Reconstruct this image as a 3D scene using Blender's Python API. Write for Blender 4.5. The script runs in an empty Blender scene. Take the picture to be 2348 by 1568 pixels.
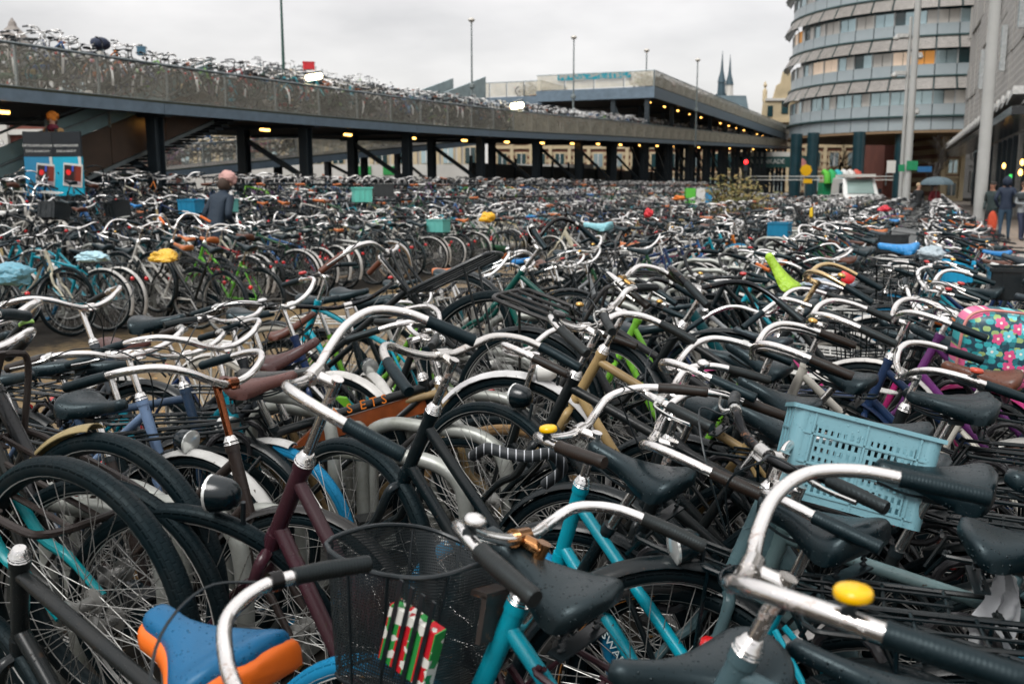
import bpy, bmesh, math, random
import numpy as np
from mathutils import Vector, Matrix
random.seed(11)
sc = bpy.context.scene
COL = sc.collection
R_ = math.radians
# ------------------------------------------------------------------ camera
PITCH = 9.12
CAMZ = 1.60
FPX, CU, CV = 2218.0, 1174.0, 784.0        # focal length and centre in the units used below to read positions
cam_d = bpy.data.cameras.new('camera'); cam = bpy.data.objects.new('camera', cam_d); COL.objects.link(cam)
cam.location = (0, 0, CAMZ); cam.rotation_euler = (R_(90-PITCH), 0, 0)
cam_d.sensor_width = 36.0; cam_d.lens = 36.0*FPX/2348.0
cam_d.clip_start = 0.05; cam_d.clip_end = 2000
cam_d.dof.use_dof = True; cam_d.dof.focus_distance = 2.9; cam_d.dof.aperture_fstop = 5.2
sc.camera = cam
# ------------------------------------------------------------------ sky, sun, exposure
SUN_EL, SUN_AZ = 52.0, 215.0
w = bpy.data.worlds.new('World'); sc.world = w; w.use_nodes = True
nt = w.node_tree; N = nt.nodes; L = nt.links
bg = N['Background']
skyt = N.new('ShaderNodeTexSky'); skyt.sky_type = 'NISHITA'; skyt.sun_disc = False
skyt.sun_elevation = R_(SUN_EL); skyt.sun_rotation = R_(SUN_AZ)
tc = N.new('ShaderNodeTexCoord'); mp = N.new('ShaderNodeMapping'); mp.inputs['Scale'].default_value = (2.4, 2.4, 7.0)
nz = N.new('ShaderNodeTexNoise'); nz.inputs['Scale'].default_value = 1.7; nz.inputs['Detail'].default_value = 5; nz.inputs['Roughness'].default_value = .5
cr = N.new('ShaderNodeValToRGB')
cr.color_ramp.elements[0].position = .28; cr.color_ramp.elements[0].color = (4.6, 4.42, 4.3, 1)
cr.color_ramp.elements[1].position = .72; cr.color_ramp.elements[1].color = (7.3, 7.0, 6.78, 1)
mx = N.new('ShaderNodeMix'); mx.data_type = 'RGBA'; mx.inputs['Factor'].default_value = .86
L.new(tc.outputs['Generated'], mp.inputs['Vector']); L.new(mp.outputs[0], nz.inputs['Vector']); L.new(nz.outputs['Fac'], cr.inputs['Fac'])
L.new(skyt.outputs[0], mx.inputs['A']); L.new(cr.outputs[0], mx.inputs['B']); # an overcast sky grows brighter from the horizon to the zenith
sz = N.new('ShaderNodeSeparateXYZ'); L.new(tc.outputs['Generated'], sz.inputs[0]); mr = N.new('ShaderNodeMapRange'); mr.inputs['From Min'].default_value = 0; mr.inputs['From Max'].default_value = 1; mr.inputs['To Min'].default_value = .96; mr.inputs['To Max'].default_value = 2.1; L.new(sz.outputs[2], mr.inputs['Value'])
vm = N.new('ShaderNodeVectorMath'); vm.operation = 'SCALE'; L.new(mx.outputs['Result'], vm.inputs[0]); L.new(mr.outputs[0], vm.inputs['Scale']); L.new(vm.outputs[0], bg.inputs['Color'])
bg.inputs['Strength'].default_value = .0765
sd = bpy.data.lights.new('sun', 'SUN'); sd.energy = 1.5; sd.angle = R_(28); sd.color = (1, .98, .95)
sun = bpy.data.objects.new('sun', sd); COL.objects.link(sun)
sun.rotation_euler = (R_(90-SUN_EL), 0, R_(180-SUN_AZ))
vs = sc.view_settings; vs.view_transform = 'Standard'; vs.look = 'None'; vs.exposure = 0.84; vs.gamma = 1.0; vs.use_curve_mapping = False
sc.cycles.max_bounces = 4; sc.cycles.diffuse_bounces = 2; sc.cycles.glossy_bounces = 2; sc.cycles.transparent_max_bounces = 10
sc.cycles.transmission_bounces = 2; sc.cycles.caustics_reflective = False; sc.cycles.caustics_refractive = False
sc.cycles.use_denoising = True; sc.cycles.use_adaptive_sampling = True; sc.cycles.adaptive_threshold = .03
# ------------------------------------------------------------------ the plan of the place
CP, SP = math.cos(R_(PITCH)), math.sin(R_(PITCH))
def at(u, v, d):
    """World point seen at (u,v) at distance d along the view axis."""
    cx, cy = (u-CU)/FPX, (CV-v)/FPX
    return Vector((d*cx, d*(CP + cy*SP), CAMZ + d*(cy*CP - SP)))
def proj(p):
    dx, dy, dz = p[0], p[1], p[2]-CAMZ
    d = dy*CP - dz*SP; up = dy*SP + dz*CP
    if d < .05: return None
    return (CU + FPX*dx/d, CV - FPX*up/d, d)
ROWA = math.atan(.43); RX, RY = math.sin(ROWA), math.cos(ROWA)     # racks and decks run 23 degrees right of the view
def lot(s, q, z=0):
    """s metres along the rack rows, q metres to the left of the first rack."""
    return Vector((-2.18 + s*RX - q*RY, s*RY + q*RX, z))
def sm(a, b, t):
    t = min(1, max(0, (t-a)/(b-a))); return t*t*(3-2*t)
def gz(x, y):
    q = -((x+2.18)*RY - y*RX)
    return .75*sm(8.5, 13.0, q)
# ------------------------------------------------------------------ mesh helpers
class MB:
    def __init__(s): s.v = []; s.f = []; s.m = []; s.uv = None
    def add(s, vs, fs, mi=0):
        o = len(s.v); s.v.extend([tuple(p) for p in vs])
        for f in fs: s.f.append(tuple(i+o for i in f)); s.m.append(mi)
        return s
    def box(s, c, d, mat=None, mi=0):
        hx, hy, hz = d[0]/2, d[1]/2, d[2]/2
        P = [Vector((x, y, z)) for x in (-hx, hx) for y in (-hy, hy) for z in (-hz, hz)]
        c = Vector(c)
        P = [(mat @ p if mat else p)+c for p in P]
        return s.add(P, [(0,1,3,2),(4,6,7,5),(0,4,5,1),(2,3,7,6),(0,2,6,4),(1,5,7,3)], mi)
    def beam(s, a, b, w, h, mi=0, up=(0,0,1)):
        a, b = Vector(a), Vector(b); x = (b-a); l = x.length; x.normalize()
        y = Vector(up).cross(x); y = y.normalized() if y.length > 1e-5 else Vector((0,1,0)); z = x.cross(y)
        return s.box((a+b)/2, (l, w, h), Matrix((x, y, z)).transposed(), mi)
    def tube(s, pts, r, n=8, closed=False, cap=True, mi=0, flat=None):
        P = [Vector(p) for p in pts]; m = len(P)
        rs = r if isinstance(r, (list, tuple)) else [r]*m
        T = []
        for i in range(m):
            if closed: t = P[(i+1) % m]-P[i-1]
            else: t = P[min(i+1, m-1)]-P[max(i-1, 0)]
            T.append(t.normalized() if t.length > 1e-9 else Vector((0,0,1)))
        ref = Vector((0,0,1)) if abs(T[0].z) < .9 else Vector((0,1,0))
        nrm = (ref - T[0]*ref.dot(T[0])).normalized()
        vs = []
        for i in range(m):
            nrm = nrm - T[i]*nrm.dot(T[i])
            nrm = nrm.normalized() if nrm.length > 1e-6 else T[i].orthogonal().normalized()
            b = T[i].cross(nrm)
            for k in range(n):
                a = 2*math.pi*k/n
                vs.append(P[i] + (nrm*math.cos(a) + b*math.sin(a)*(flat or 1))*rs[i])
        fs = []
        for i in range(m if closed else m-1):
            j = (i+1) % m
            for k in range(n):
                l = (k+1) % n
                fs.append((i*n+k, i*n+l, j*n+l, j*n+k))
        if not closed and cap:
            fs.append(tuple(range(n-1, -1, -1))); fs.append(tuple((m-1)*n+k for k in range(n)))
        return s.add(vs, fs, mi)
    def lathe(s, prof, n=16, M=None, mi=0):
        """prof: (radius, height) pairs turned about local z"""
        vs = []
        for r, h in prof:
            for k in range(n):
                a = 2*math.pi*k/n; p = Vector((r*math.cos(a), r*math.sin(a), h)); vs.append(M @ p if M else p)
        fs = []
        for i in range(len(prof)-1):
            for k in range(n):
                l = (k+1) % n; fs.append((i*n+k, i*n+l, (i+1)*n+l, (i+1)*n+k))
        fs.append(tuple(range(n-1, -1, -1))); fs.append(tuple((len(prof)-1)*n+k for k in range(n)))
        return s.add(vs, fs, mi)
    def mesh(s, name, mats=(), smooth=True, angle=40):
        me = bpy.data.meshes.new(name); me.from_pydata(s.v, [], s.f)
        for m in mats: me.materials.append(m)
        if len(mats) > 1: me.polygons.foreach_set('material_index', s.m)
        if smooth:
            me.polygons.foreach_set('use_smooth', [True]*len(s.f))
            try: me.set_sharp_from_angle(angle=R_(angle))
            except Exception: pass
        me.update(); return me
def crom(P, k=6):
    """smooth curve through points"""
    P = [Vector(p) for p in P]; Q = [P[0]*2-P[1]] + P + [P[-1]*2-P[-2]]; out = []
    for i in range(1, len(Q)-2):
        a, b, c, d = Q[i-1], Q[i], Q[i+1], Q[i+2]
        for j in range(k):
            t = j/k
            out.append(.5*((2*b)+(c-a)*t+(2*a-5*b+4*c-d)*t*t+(3*b-a-3*c+d)*t**3))
    out.append(P[-1]); return out
def arc(cx, cz, r, a0, a1, n, y=0):
    return [Vector((cx+r*math.cos(R_(a0+(a1-a0)*i/n)), y, cz+r*math.sin(R_(a0+(a1-a0)*i/n)))) for i in range(n+1)]
def obj(name, me, parent=None, M=None, color=None):
    o = bpy.data.objects.new(name, me); COL.objects.link(o)
    if parent is not None: o.parent = parent
    if M is not None: o.matrix_basis = M
    if color is not None: o.color = (*color[:3], 1)
    if WET[0]:
        for k, sl in enumerate(me.materials):
            if sl and sl.name in WETMAP: o.material_slots[k].link = 'OBJECT'; o.material_slots[k].material = MT[sl.name+'_wet']
    return o
WET = [False]; WETMAP = ('enamel', 'chrome', 'rubber', 'grip')
def tag(o, label, cat, group=None, kind=None):
    o['label'] = label
    if cat: o['category'] = cat
    if group: o['group'] = group
    if kind: o['kind'] = kind
    return o
def thing(name, label, cat, loc=(0,0,0), rz=0, group=None, M=None):
    o = bpy.data.objects.new(name, None); COL.objects.link(o); o.empty_display_size = .1
    o.matrix_basis = M if M is not None else Matrix.Translation(loc) @ Matrix.Rotation(rz, 4, 'Z')
    return tag(o, label, cat, group)
T4 = Matrix.Translation
def Rz(a): return Matrix.Rotation(a, 4, 'Z')
def Ry(a): return Matrix.Rotation(a, 4, 'Y')
def Rx(a): return Matrix.Rotation(a, 4, 'X')
# ------------------------------------------------------------------ materials
def newmat(name):
    m = bpy.data.materials.new(name); m.use_nodes = True
    return m, m.node_tree, m.node_tree.nodes['Principled BSDF']
def nd(nt, typ, **kw):
    n = nt.nodes.new(typ)
    for k, v in kw.items(): setattr(n, k, v)
    return n
def coords(nt, scale=None, src='Object'):
    t = nd(nt, 'ShaderNodeTexCoord')
    if scale is None: return t.outputs[src]
    m = nd(nt, 'ShaderNodeMapping'); m.inputs['Scale'].default_value = scale if isinstance(scale, (tuple, list)) else (scale,)*3
    nt.links.new(t.outputs[src], m.inputs['Vector']); return m.outputs[0]
def noise(nt, vec, scale, detail=3, rough=.55):
    n = nd(nt, 'ShaderNodeTexNoise'); n.inputs['Scale'].default_value = scale; n.inputs['Detail'].default_value = detail; n.inputs['Roughness'].default_value = rough
    nt.links.new(vec, n.inputs['Vector']); return n.outputs['Fac']
def maprange(nt, val, a, b, c=0, d=1):
    n = nd(nt, 'ShaderNodeMapRange'); n.inputs['From Min'].default_value = a; n.inputs['From Max'].default_value = b
    n.inputs['To Min'].default_value = c; n.inputs['To Max'].default_value = d; nt.links.new(val, n.inputs['Value']); return n.outputs[0]
def mixc(nt, f, a, b, blend='MIX'):
    n = nd(nt, 'ShaderNodeMix', data_type='RGBA', blend_type=blend)
    for k, v in (('Factor', f), ('A', a), ('B', b)):
        i = n.inputs[k]
        if isinstance(v, (int, float)): i.default_value = v
        elif isinstance(v, (tuple, list)): i.default_value = (*v[:3], 1)
        else: nt.links.new(v, i)
    return n.outputs['Result']
def math_(nt, op, a, b=None):
    n = nd(nt, 'ShaderNodeMath', operation=op)
    for i, v in ((0, a), (1, b)):
        if v is None: continue
        if isinstance(v, (int, float)): n.inputs[i].default_value = v
        else: nt.links.new(v, n.inputs[i])
    return n.outputs[0]
def bump(nt, bs, h, strength=.3, dist=.001, normal=None):
    b = nd(nt, 'ShaderNodeBump'); b.inputs['Strength'].default_value = strength; b.inputs['Distance'].default_value = dist
    nt.links.new(h, b.inputs['Height'])
    if normal is not None: nt.links.new(normal, b.inputs['Normal'])
    nt.links.new(b.outputs[0], bs.inputs['Normal']); return b.outputs[0]
def drops(nt, scale=170, density=.5):
    """rain drops standing on a surface: 0..1 height"""
    v = nd(nt, 'ShaderNodeTexVoronoi'); v.inputs['Scale'].default_value = scale
    nt.links.new(coords(nt), v.inputs['Vector'])
    sp = nd(nt, 'ShaderNodeSeparateColor'); nt.links.new(v.outputs['Color'], sp.inputs[0])
    rad = maprange(nt, sp.outputs[0], 1-density, 1, 0.0, .42)
    h = math_(nt, 'SUBTRACT', rad, v.outputs['Distance'])
    h = math_(nt, 'MAXIMUM', h, 0.0)
    return math_(nt, 'POWER', math_(nt, 'MULTIPLY', h, 2.4), .5)
def objcolor(nt):
    return nd(nt, 'ShaderNodeObjectInfo').outputs['Color']
def plain(name, col, rough=.6, metal=0, var=.25, scale=8, spec=.5, bmp=0, bscale=60):
    m, nt, b = newmat(name)
    f = noise(nt, coords(nt), scale, 4)
    c2 = tuple(max(0, c*(1-var)) for c in col); c1 = tuple(min(1, c*(1+var)) for c in col)
    nt.links.new(mixc(nt, maprange(nt, f, .3, .7), c2, c1), b.inputs['Base Color'])
    b.inputs['Roughness'].default_value = rough; b.inputs['Metallic'].default_value = metal; b.inputs['Specular IOR Level'].default_value = spec
    if bmp: bump(nt, b, noise(nt, coords(nt), bscale, 4), bmp, .004)
    return m
def emit(name, col, strength):
    m, nt, b = newmat(name); b.inputs['Base Color'].default_value = (*col, 1)
    b.inputs['Emission Color'].default_value = (*col, 1); b.inputs['Emission Strength'].default_value = strength; m.cycles.emission_sampling = 'NONE'; return m
MT = {}
# near bicycles get the rain-drop versions of enamel, chrome and rubber; farther ones, whose drops no lens would show, the plain ones
for wet in (1, 0):
    # enamel: object colour, chips and grime
    m, nt, b = newmat('enamel_wet' if wet else 'enamel'); oc = objcolor(nt); co = coords(nt)
    f = noise(nt, co, 45, 4 if wet else 2, .65); chip = maprange(nt, f, .66, .69)
    f2 = noise(nt, co, 7, 3 if wet else 1); g = mixc(nt, maprange(nt, f2, .35, .75, 0, .4), oc, (.02, .018, .015))
    nt.links.new(mixc(nt, chip, g, (.03, .02, .014)), b.inputs['Base Color'])
    nt.links.new(maprange(nt, f2, .3, .7, .2, .38), b.inputs['Roughness']); b.inputs['Specular IOR Level'].default_value = .30
    if wet: bump(nt, b, drops(nt, 190, .45), .6, .0018)
    MT['enamel_wet' if wet else 'enamel'] = m
    # chrome with rust freckles
    m, nt, b = newmat('chrome_wet' if wet else 'chrome'); co = coords(nt); oc = objcolor(nt)
    f = noise(nt, co, 38, 4 if wet else 2, .7); f2 = noise(nt, co, 9, 2)
    k = maprange(nt, math_(nt, 'ADD', f, math_(nt, 'MULTIPLY', f2, .5)), .90 if wet else .97, 1.03 if wet else 1.1)
    nt.links.new(mixc(nt, k, oc, (.15, .06, .02)), b.inputs['Base Color'])
    nt.links.new(math_(nt, 'SUBTRACT', .98, k), b.inputs['Metallic']); nt.links.new(maprange(nt, k, 0, 1, .14 if wet else .27, .75), b.inputs['Roughness'])
    if wet: bump(nt, b, math_(nt, 'ADD', drops(nt, 210, .5), math_(nt, 'MULTIPLY', f, .12)), .5, .0016)
    MT['chrome_wet' if wet else 'chrome'] = m
    # rubber and leather
    m, nt, b = newmat('rubber_wet' if wet else 'rubber'); oc = objcolor(nt); co = coords(nt); f = noise(nt, co, 25, 3 if wet else 1)
    oi = nd(nt, 'ShaderNodeObjectInfo'); wear = maprange(nt, math_(nt, 'ADD', f, math_(nt, 'MULTIPLY', oi.outputs['Random'], .25)), .66, .92, 0, .4)
    nt.links.new(mixc(nt, wear, oc, mixc(nt, .25, oc, (.04, .04, .038))), b.inputs['Base Color']); b.inputs['Specular IOR Level'].default_value = .42; b.inputs['Specular Tint'].default_value = (.74, .93, 1, 1)
    if wet:
        dr = drops(nt, 150, .55); nt.links.new(math_(nt, 'SUBTRACT', maprange(nt, math_(nt, 'ADD', f, math_(nt, 'MULTIPLY', oi.outputs['Random'], .3)), .35, .95, .26, .46), math_(nt, 'MULTIPLY', maprange(nt, dr, 0, .3), .26)), b.inputs['Roughness'])
        bump(nt, b, math_(nt, 'ADD', dr, math_(nt, 'MULTIPLY', noise(nt, co, 400, 1), .12)), .9, .004)
    else: b.inputs['Roughness'].default_value = .42
    MT['rubber_wet' if wet else 'rubber'] = m
# grip rubber
    m, nt, b = newmat('grip_wet' if wet else 'grip'); oc = objcolor(nt); co = coords(nt); nt.links.new(oc, b.inputs['Base Color']); b.inputs['Roughness'].default_value = .45; b.inputs['Specular IOR Level'].default_value = .32; b.inputs['Specular Tint'].default_value = (.74, .93, 1, 1)
    if wet:
        f = noise(nt, co, 60, 2); dr = drops(nt, 230, .45); wv = nd(nt, 'ShaderNodeTexWave', bands_direction='X'); wv.inputs['Scale'].default_value = 60; wv.inputs['Distortion'].default_value = 1.5; nt.links.new(co, wv.inputs['Vector'])
        nt.links.new(maprange(nt, f, .3, .7, .34, .55), b.inputs['Roughness']); bump(nt, b, math_(nt, 'ADD', math_(nt, 'MULTIPLY', dr, .9), math_(nt, 'MULTIPLY', wv.outputs['Fac'], .25)), .5, .0018)
    MT['grip_wet' if wet else 'grip'] = m
# tyre: tread and a pale side stripe, in (turns, across) texture space
m, nt, b = newmat('tyre_rubber'); oc = objcolor(nt); uvn = coords(nt, None, 'UV'); sx = nd(nt, 'ShaderNodeSeparateXYZ'); nt.links.new(uvn, sx.inputs[0])
mp_ = nd(nt, 'ShaderNodeMapping'); mp_.inputs['Scale'].default_value = (46, 7, 1); nt.links.new(uvn, mp_.inputs['Vector'])
br = nd(nt, 'ShaderNodeTexBrick'); br.inputs['Scale'].default_value = 1; br.inputs['Mortar Size'].default_value = .05; br.inputs['Mortar Smooth'].default_value = .4
br.inputs['Brick Width'].default_value = .5; br.inputs['Row Height'].default_value = .5; nt.links.new(mp_.outputs[0], br.inputs['Vector'])
ax = math_(nt, 'ABSOLUTE', math_(nt, 'SUBTRACT', sx.outputs[1], .5)); tread = maprange(nt, ax, .17, .2, 1, 0)
stripe = math_(nt, 'MULTIPLY', maprange(nt, ax, .330, .334), maprange(nt, ax, .352, .348))
dirt = noise(nt, coords(nt), 14, 2)
c0 = mixc(nt, maprange(nt, dirt, .45, .8, 0, .4), oc, mixc(nt, .3, oc, (.05, .045, .038)))
nt.links.new(mixc(nt, math_(nt, 'MULTIPLY', stripe, .8), c0, (.45, .45, .43)), b.inputs['Base Color']); b.inputs['Roughness'].default_value = .46; b.inputs['Specular IOR Level'].default_value = .14; b.inputs['Specular Tint'].default_value = (.74, .93, 1, 1)
h = math_(nt, 'ADD', math_(nt, 'MULTIPLY', math_(nt, 'SUBTRACT', 1, br.outputs['Fac']), tread), 0.0)
bump(nt, b, h, .9, .0035); MT['tyre'] = m
def metal(name, col, rough, rust=.0, scale=20, metallic=.9):
    m, nt, b = newmat(name); co = coords(nt); f = noise(nt, co, scale, 5, .65)
    c = mixc(nt, maprange(nt, f, .3, .7), tuple(x*.7 for x in col), col)
    k = maprange(nt, noise(nt, co, scale*.7, 5, .7), .72-rust, .78-rust)
    nt.links.new(mixc(nt, k, c, (.12, .05, .02)), b.inputs['Base Color']); nt.links.new(math_(nt, 'MULTIPLY', math_(nt, 'SUBTRACT', 1, k), metallic), b.inputs['Metallic'])
    nt.links.new(maprange(nt, f, .3, .7, rough*.8, rough*1.25), b.inputs['Roughness']); return m
m, nt, b = newmat('rim_alloy'); f = noise(nt, coords(nt), 20, 2); oc = objcolor(nt); nt.links.new(mixc(nt, maprange(nt, f, .3, .7, 0, .4), oc, mixc(nt, .5, oc, (.03, .025, .02))), b.inputs['Base Color']); b.inputs['Metallic'].default_value = .35; b.inputs['Roughness'].default_value = .33; MT['rim'] = m
MT['spoke'] = metal('spoke_steel', (.30, .30, .285), .3, -.02, 20, .5)
MT['dark_metal'] = metal('black_steel', (.008, .014, .017), .36, -.02, 30, .1)
# galvanised rack tube
m, nt, b = newmat('galvanised_steel'); co = coords(nt); v = nd(nt, 'ShaderNodeTexVoronoi'); v.inputs['Scale'].default_value = 55; nt.links.new(co, v.inputs['Vector'])
f = noise(nt, co, 6, 5, .7); c = mixc(nt, maprange(nt, f, .3, .7), (.19, .20, .17), (.37, .385, .36))
spc = nd(nt, 'ShaderNodeSeparateColor'); nt.links.new(v.outputs['Color'], spc.inputs[0]); c = mixc(nt, maprange(nt, spc.outputs[0], 0, 1, 0, .3), c, (.30, .31, .30))
k = maprange(nt, noise(nt, co, 17, 5, .7), .68, .72); nt.links.new(mixc(nt, k, c, (.16, .075, .03)), b.inputs['Base Color'])
b.inputs['Roughness'].default_value = .42; nt.links.new(math_(nt, 'MULTIPLY', math_(nt, 'SUBTRACT', 1, k), .45), b.inputs['Metallic']); bump(nt, b, math_(nt, 'ADD', math_(nt, 'MULTIPLY', f, .5), drops(nt, 180, .3)), .35, .002); MT['galv'] = m
m, nt, b = newmat('red_reflector'); b.inputs['Base Color'].default_value = (.55, .012, .015, 1); b.inputs['Roughness'].default_value = .15; b.inputs['Coat Weight'].default_value = .6
f = nd(nt, 'ShaderNodeTexVoronoi'); f.inputs['Scale'].default_value = 260; nt.links.new(coords(nt), f.inputs['Vector']); bump(nt, b, f.outputs['Distance'], .4, .002); MT['red'] = m
m, nt, b = newmat('gloss_plastic'); nt.links.new(objcolor(nt), b.inputs['Base Color']); b.inputs['Roughness'].default_value = .22; MT['gloss'] = m
m, nt, b = newmat('lamp_lens'); b.inputs['Base Color'].default_value = (.7, .72, .7, 1); b.inputs['Metallic'].default_value = .6; b.inputs['Roughness'].default_value = .12; MT['lens'] = m
m, nt, b = newmat('soft_cloth'); oc = objcolor(nt); f = noise(nt, coords(nt), 12, 4)
nt.links.new(mixc(nt, maprange(nt, f, .3, .7, 0, .4), oc, mixc(nt, .6, oc, (0, 0, 0))), b.inputs['Base Color']); b.inputs['Roughness'].default_value = .8; bump(nt, b, noise(nt, coords(nt), 40, 4), .4, .01); MT['cloth'] = m
m, nt, b = newmat('thin_plastic_film'); oc = objcolor(nt); nt.links.new(oc, b.inputs['Base Color']); b.inputs['Roughness'].default_value = .22; bump(nt, b, noise(nt, coords(nt), 30, 5, .6), .8, .02); MT['film'] = m
ORD = lambda n: '%d%s' % (n, 'th' if 10 <= n % 100 <= 20 else {1: 'st', 2: 'nd', 3: 'rd'}.get(n % 10, 'th'))
def text_mesh(txt, size, mat, extr=.0006, shear=0):
    c = bpy.data.curves.new('lettering', 'FONT'); c.body = txt; c.size = size; c.extrude = extr; c.align_x = 'CENTER'; c.align_y = 'CENTER'; c.shear = shear
    c.resolution_u = 2; t = bpy.data.objects.new('lettering_source', c); COL.objects.link(t); dg = bpy.context.evaluated_depsgraph_get()
    me = bpy.data.meshes.new_from_object(t.evaluated_get(dg)); bpy.data.objects.remove(t); bpy.data.curves.remove(c); me.materials.clear(); me.materials.append(mat); return me
# ------------------------------------------------------------------ ground
m, nt, b = newmat('wet_lot_ground'); co = coords(nt); f = noise(nt, co, .9, 6, .6); f2 = noise(nt, co, 9, 5, .65); f3 = noise(nt, co, 70, 4, .6)
sxy = nd(nt, 'ShaderNodeSeparateXYZ'); nt.links.new(co, sxy.inputs[0]); qd = math_(nt, 'SUBTRACT', math_(nt, 'MULTIPLY', sxy.outputs[1], RX), math_(nt, 'MULTIPLY', math_(nt, 'ADD', sxy.outputs[0], 2.18), RY)); qd = math_(nt, 'ADD', qd, math_(nt, 'MULTIPLY', math_(nt, 'SUBTRACT', f2, .5), 1.2)); mud = math_(nt, 'MULTIPLY', maprange(nt, qd, 1.6, 2.4), maprange(nt, qd, 6.3, 5.5))
c = mixc(nt, maprange(nt, f, .35, .68), mixc(nt, mud, (.016, .016, .015), (.11, .07, .026)), mixc(nt, mud, (.034, .031, .027), (.23, .15, .05))); c = mixc(nt, maprange(nt, f2, .45, .72, 0, .5), c, (.035, .030, .024)); c = mixc(nt, maprange(nt, f3, .64, .7, 0, .5), c, (.15, .08, .025))
br = nd(nt, 'ShaderNodeTexBrick'); br.inputs['Scale'].default_value = 4.6; br.inputs['Mortar Size'].default_value = .02; nt.links.new(co, br.inputs['Vector'])
c = mixc(nt, math_(nt, 'MULTIPLY', br.outputs['Fac'], .45), c, (.035, .028, .02)); nt.links.new(c, b.inputs['Base Color'])
nt.links.new(mixc(nt, mud, (.75, .75, .75), maprange(nt, f, .35, .7, .6, .22)), b.inputs['Roughness']); nt.links.new(maprange(nt, mud, 0, 1, .06, .4), b.inputs['Specular IOR Level'])
bump(nt, b, math_(nt, 'ADD', math_(nt, 'ADD', math_(nt, 'MULTIPLY', math_(nt, 'SUBTRACT', 1, br.outputs['Fac']), .4), f3), math_(nt, 'MULTIPLY', f2, .7)), .45, .006); MT['ground'] = m
MT['street'] = plain('wet_street', (.16, .14, .125), .45, var=.2, scale=3, bmp=.2)
NX, NY = 90, 90; vs = []; fs = []
xs = [-300+600*i/12 for i in range(5)] + [-95+190*i/60 for i in range(61)] + [110+190*i/4 for i in range(5)]
ys = [-12+i*1.5 for i in range(0, 60)] + [80+i*12 for i in range(8)] + [200, 300, 500, 900]
for y in ys:
    for x in xs: vs.append((x, y, gz(x, y)-.004))
nx = len(xs)
for j in range(len(ys)-1):
    for i in range(nx-1): fs.append((j*nx+i, j*nx+i+1, (j+1)*nx+i+1, (j+1)*nx+i))
g = obj('ground', MB().add(vs, fs).mesh('ground', [MT['ground']])); tag(g, 'wet brown paved ground of the bicycle lot', None, kind='structure')
LOTM = T4((-2.18, 0, 0)) @ Rz(math.atan2(RY, RX))
def lotobj(name, label):
    o = bpy.data.objects.new(name, None); COL.objects.link(o); o.matrix_basis = LOTM; o['label'] = label; o['kind'] = 'structure'; return o
# plaza on the right: base sheet, kerb and slabs
MT['slab'] = plain('paving_slab_concrete', (.27, .225, .185), .42, var=.22, scale=1.7, bmp=.15)
MT['joint'] = plain('joint_sand', (.10, .085, .07), .6)
me = MB().add([(-5, -3.6, .02), (-5, -40, .02), (120, -40, .02), (120, -3.6, .02)], [(0, 1, 2, 3)]).mesh('plaza', [MT['joint']])
pl = obj('plaza_pavement', me, None, LOTM); tag(pl, 'wet grey-brown slab paving of the plaza beside the lot', None, kind='structure')
kb = MB().box((57, -3.52, .03), (124, .12, .12)).mesh('kerb', [MT['slab']]); obj('kerb', kb, pl)
slabs = [MB().box((0, 0, .012), (.592, .392, .03)).mesh('paving_slab', [MT['slab']], False)]
cnt = 0
for i in range(0, 64):
    for j in range(0, 11):
        s_, q_ = 14+i*.6+(.3 if j % 2 else 0), -3.82-j*.4
        p = LOTM @ Vector((s_, q_, 0)); pr = proj(p)
        if pr and -60 < pr[0] < 2420 and cnt < 300 and pr[1] < 640:
            obj('paving_slab', slabs[0], pl, T4((s_, q_, .022+random.uniform(-.002, .002))) @ Rx(random.uniform(-.004, .004))); cnt += 1
far = MB().box((57, -22, .015), (130, 30, .02)).mesh('plaza_far', [MT['slab']]) if False else None
# ------------------------------------------------------------------ the bicycle deck
MT['girder'] = metal('blue_grey_girder', (.15, .21, .265), .42, -.02, 3, .1)
MT['girder_dark'] = metal('dark_blue_column', (.022, .034, .042), .5, -.02, 3, .1)
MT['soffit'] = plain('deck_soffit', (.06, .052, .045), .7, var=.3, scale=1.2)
MT['moss'] = plain('mossy_kerb', (.03, .035, .018), .9, var=.4, scale=6)
MT['teal_panel'] = metal('teal_panel', (.19, .30, .31), .4, -.03, 2, .15)
MT['rust_panel'] = plain('rusty_stair_flank', (.060, .036, .022), .6, var=.55, scale=.7)
MT['rail'] = metal('rail_steel', (.22, .26, .27), .35, 0, 8, .7)
# expanded mesh: steel strands with open diamonds between
def meshmat(name, col, sc_=26, cover=.40):
    m, nt, b = newmat(name); co = coords(nt); sx = nd(nt, 'ShaderNodeSeparateXYZ'); nt.links.new(co, sx.inputs[0])
    d1 = math_(nt, 'ABSOLUTE', math_(nt, 'SUBTRACT', math_(nt, 'FRACT', math_(nt, 'MULTIPLY', math_(nt, 'ADD', sx.outputs[0], sx.outputs[2]), sc_)), .5))
    d2 = math_(nt, 'ABSOLUTE', math_(nt, 'SUBTRACT', math_(nt, 'FRACT', math_(nt, 'MULTIPLY', math_(nt, 'SUBTRACT', sx.outputs[0], sx.outputs[2]), sc_)), .5))
    k = math_(nt, 'LESS_THAN', math_(nt, 'MINIMUM', d1, d2), cover*.36)
    nt.links.new(mixc(nt, maprange(nt, noise(nt, co, .8, 4), .35, .7), tuple(c*.65 for c in col), col), b.inputs['Base Color']); b.inputs['Metallic'].default_value = .2; b.inputs['Roughness'].default_value = .5
    nt.links.new(k, b.inputs['Alpha']); return m
MT['mesh'] = meshmat('fence_mesh', (.74, .71, .60), 22, .21); MT['mesh_dense'] = meshmat('fence_mesh_close', (.62, .58, .46), 22, .62)
MT['lamp_on'] = emit('warm_lamp', (1.0, .50, .11), 4.5)
MT['lamp_white'] = emit('white_lamp', (1.0, .86, .52), 7.0)
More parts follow.
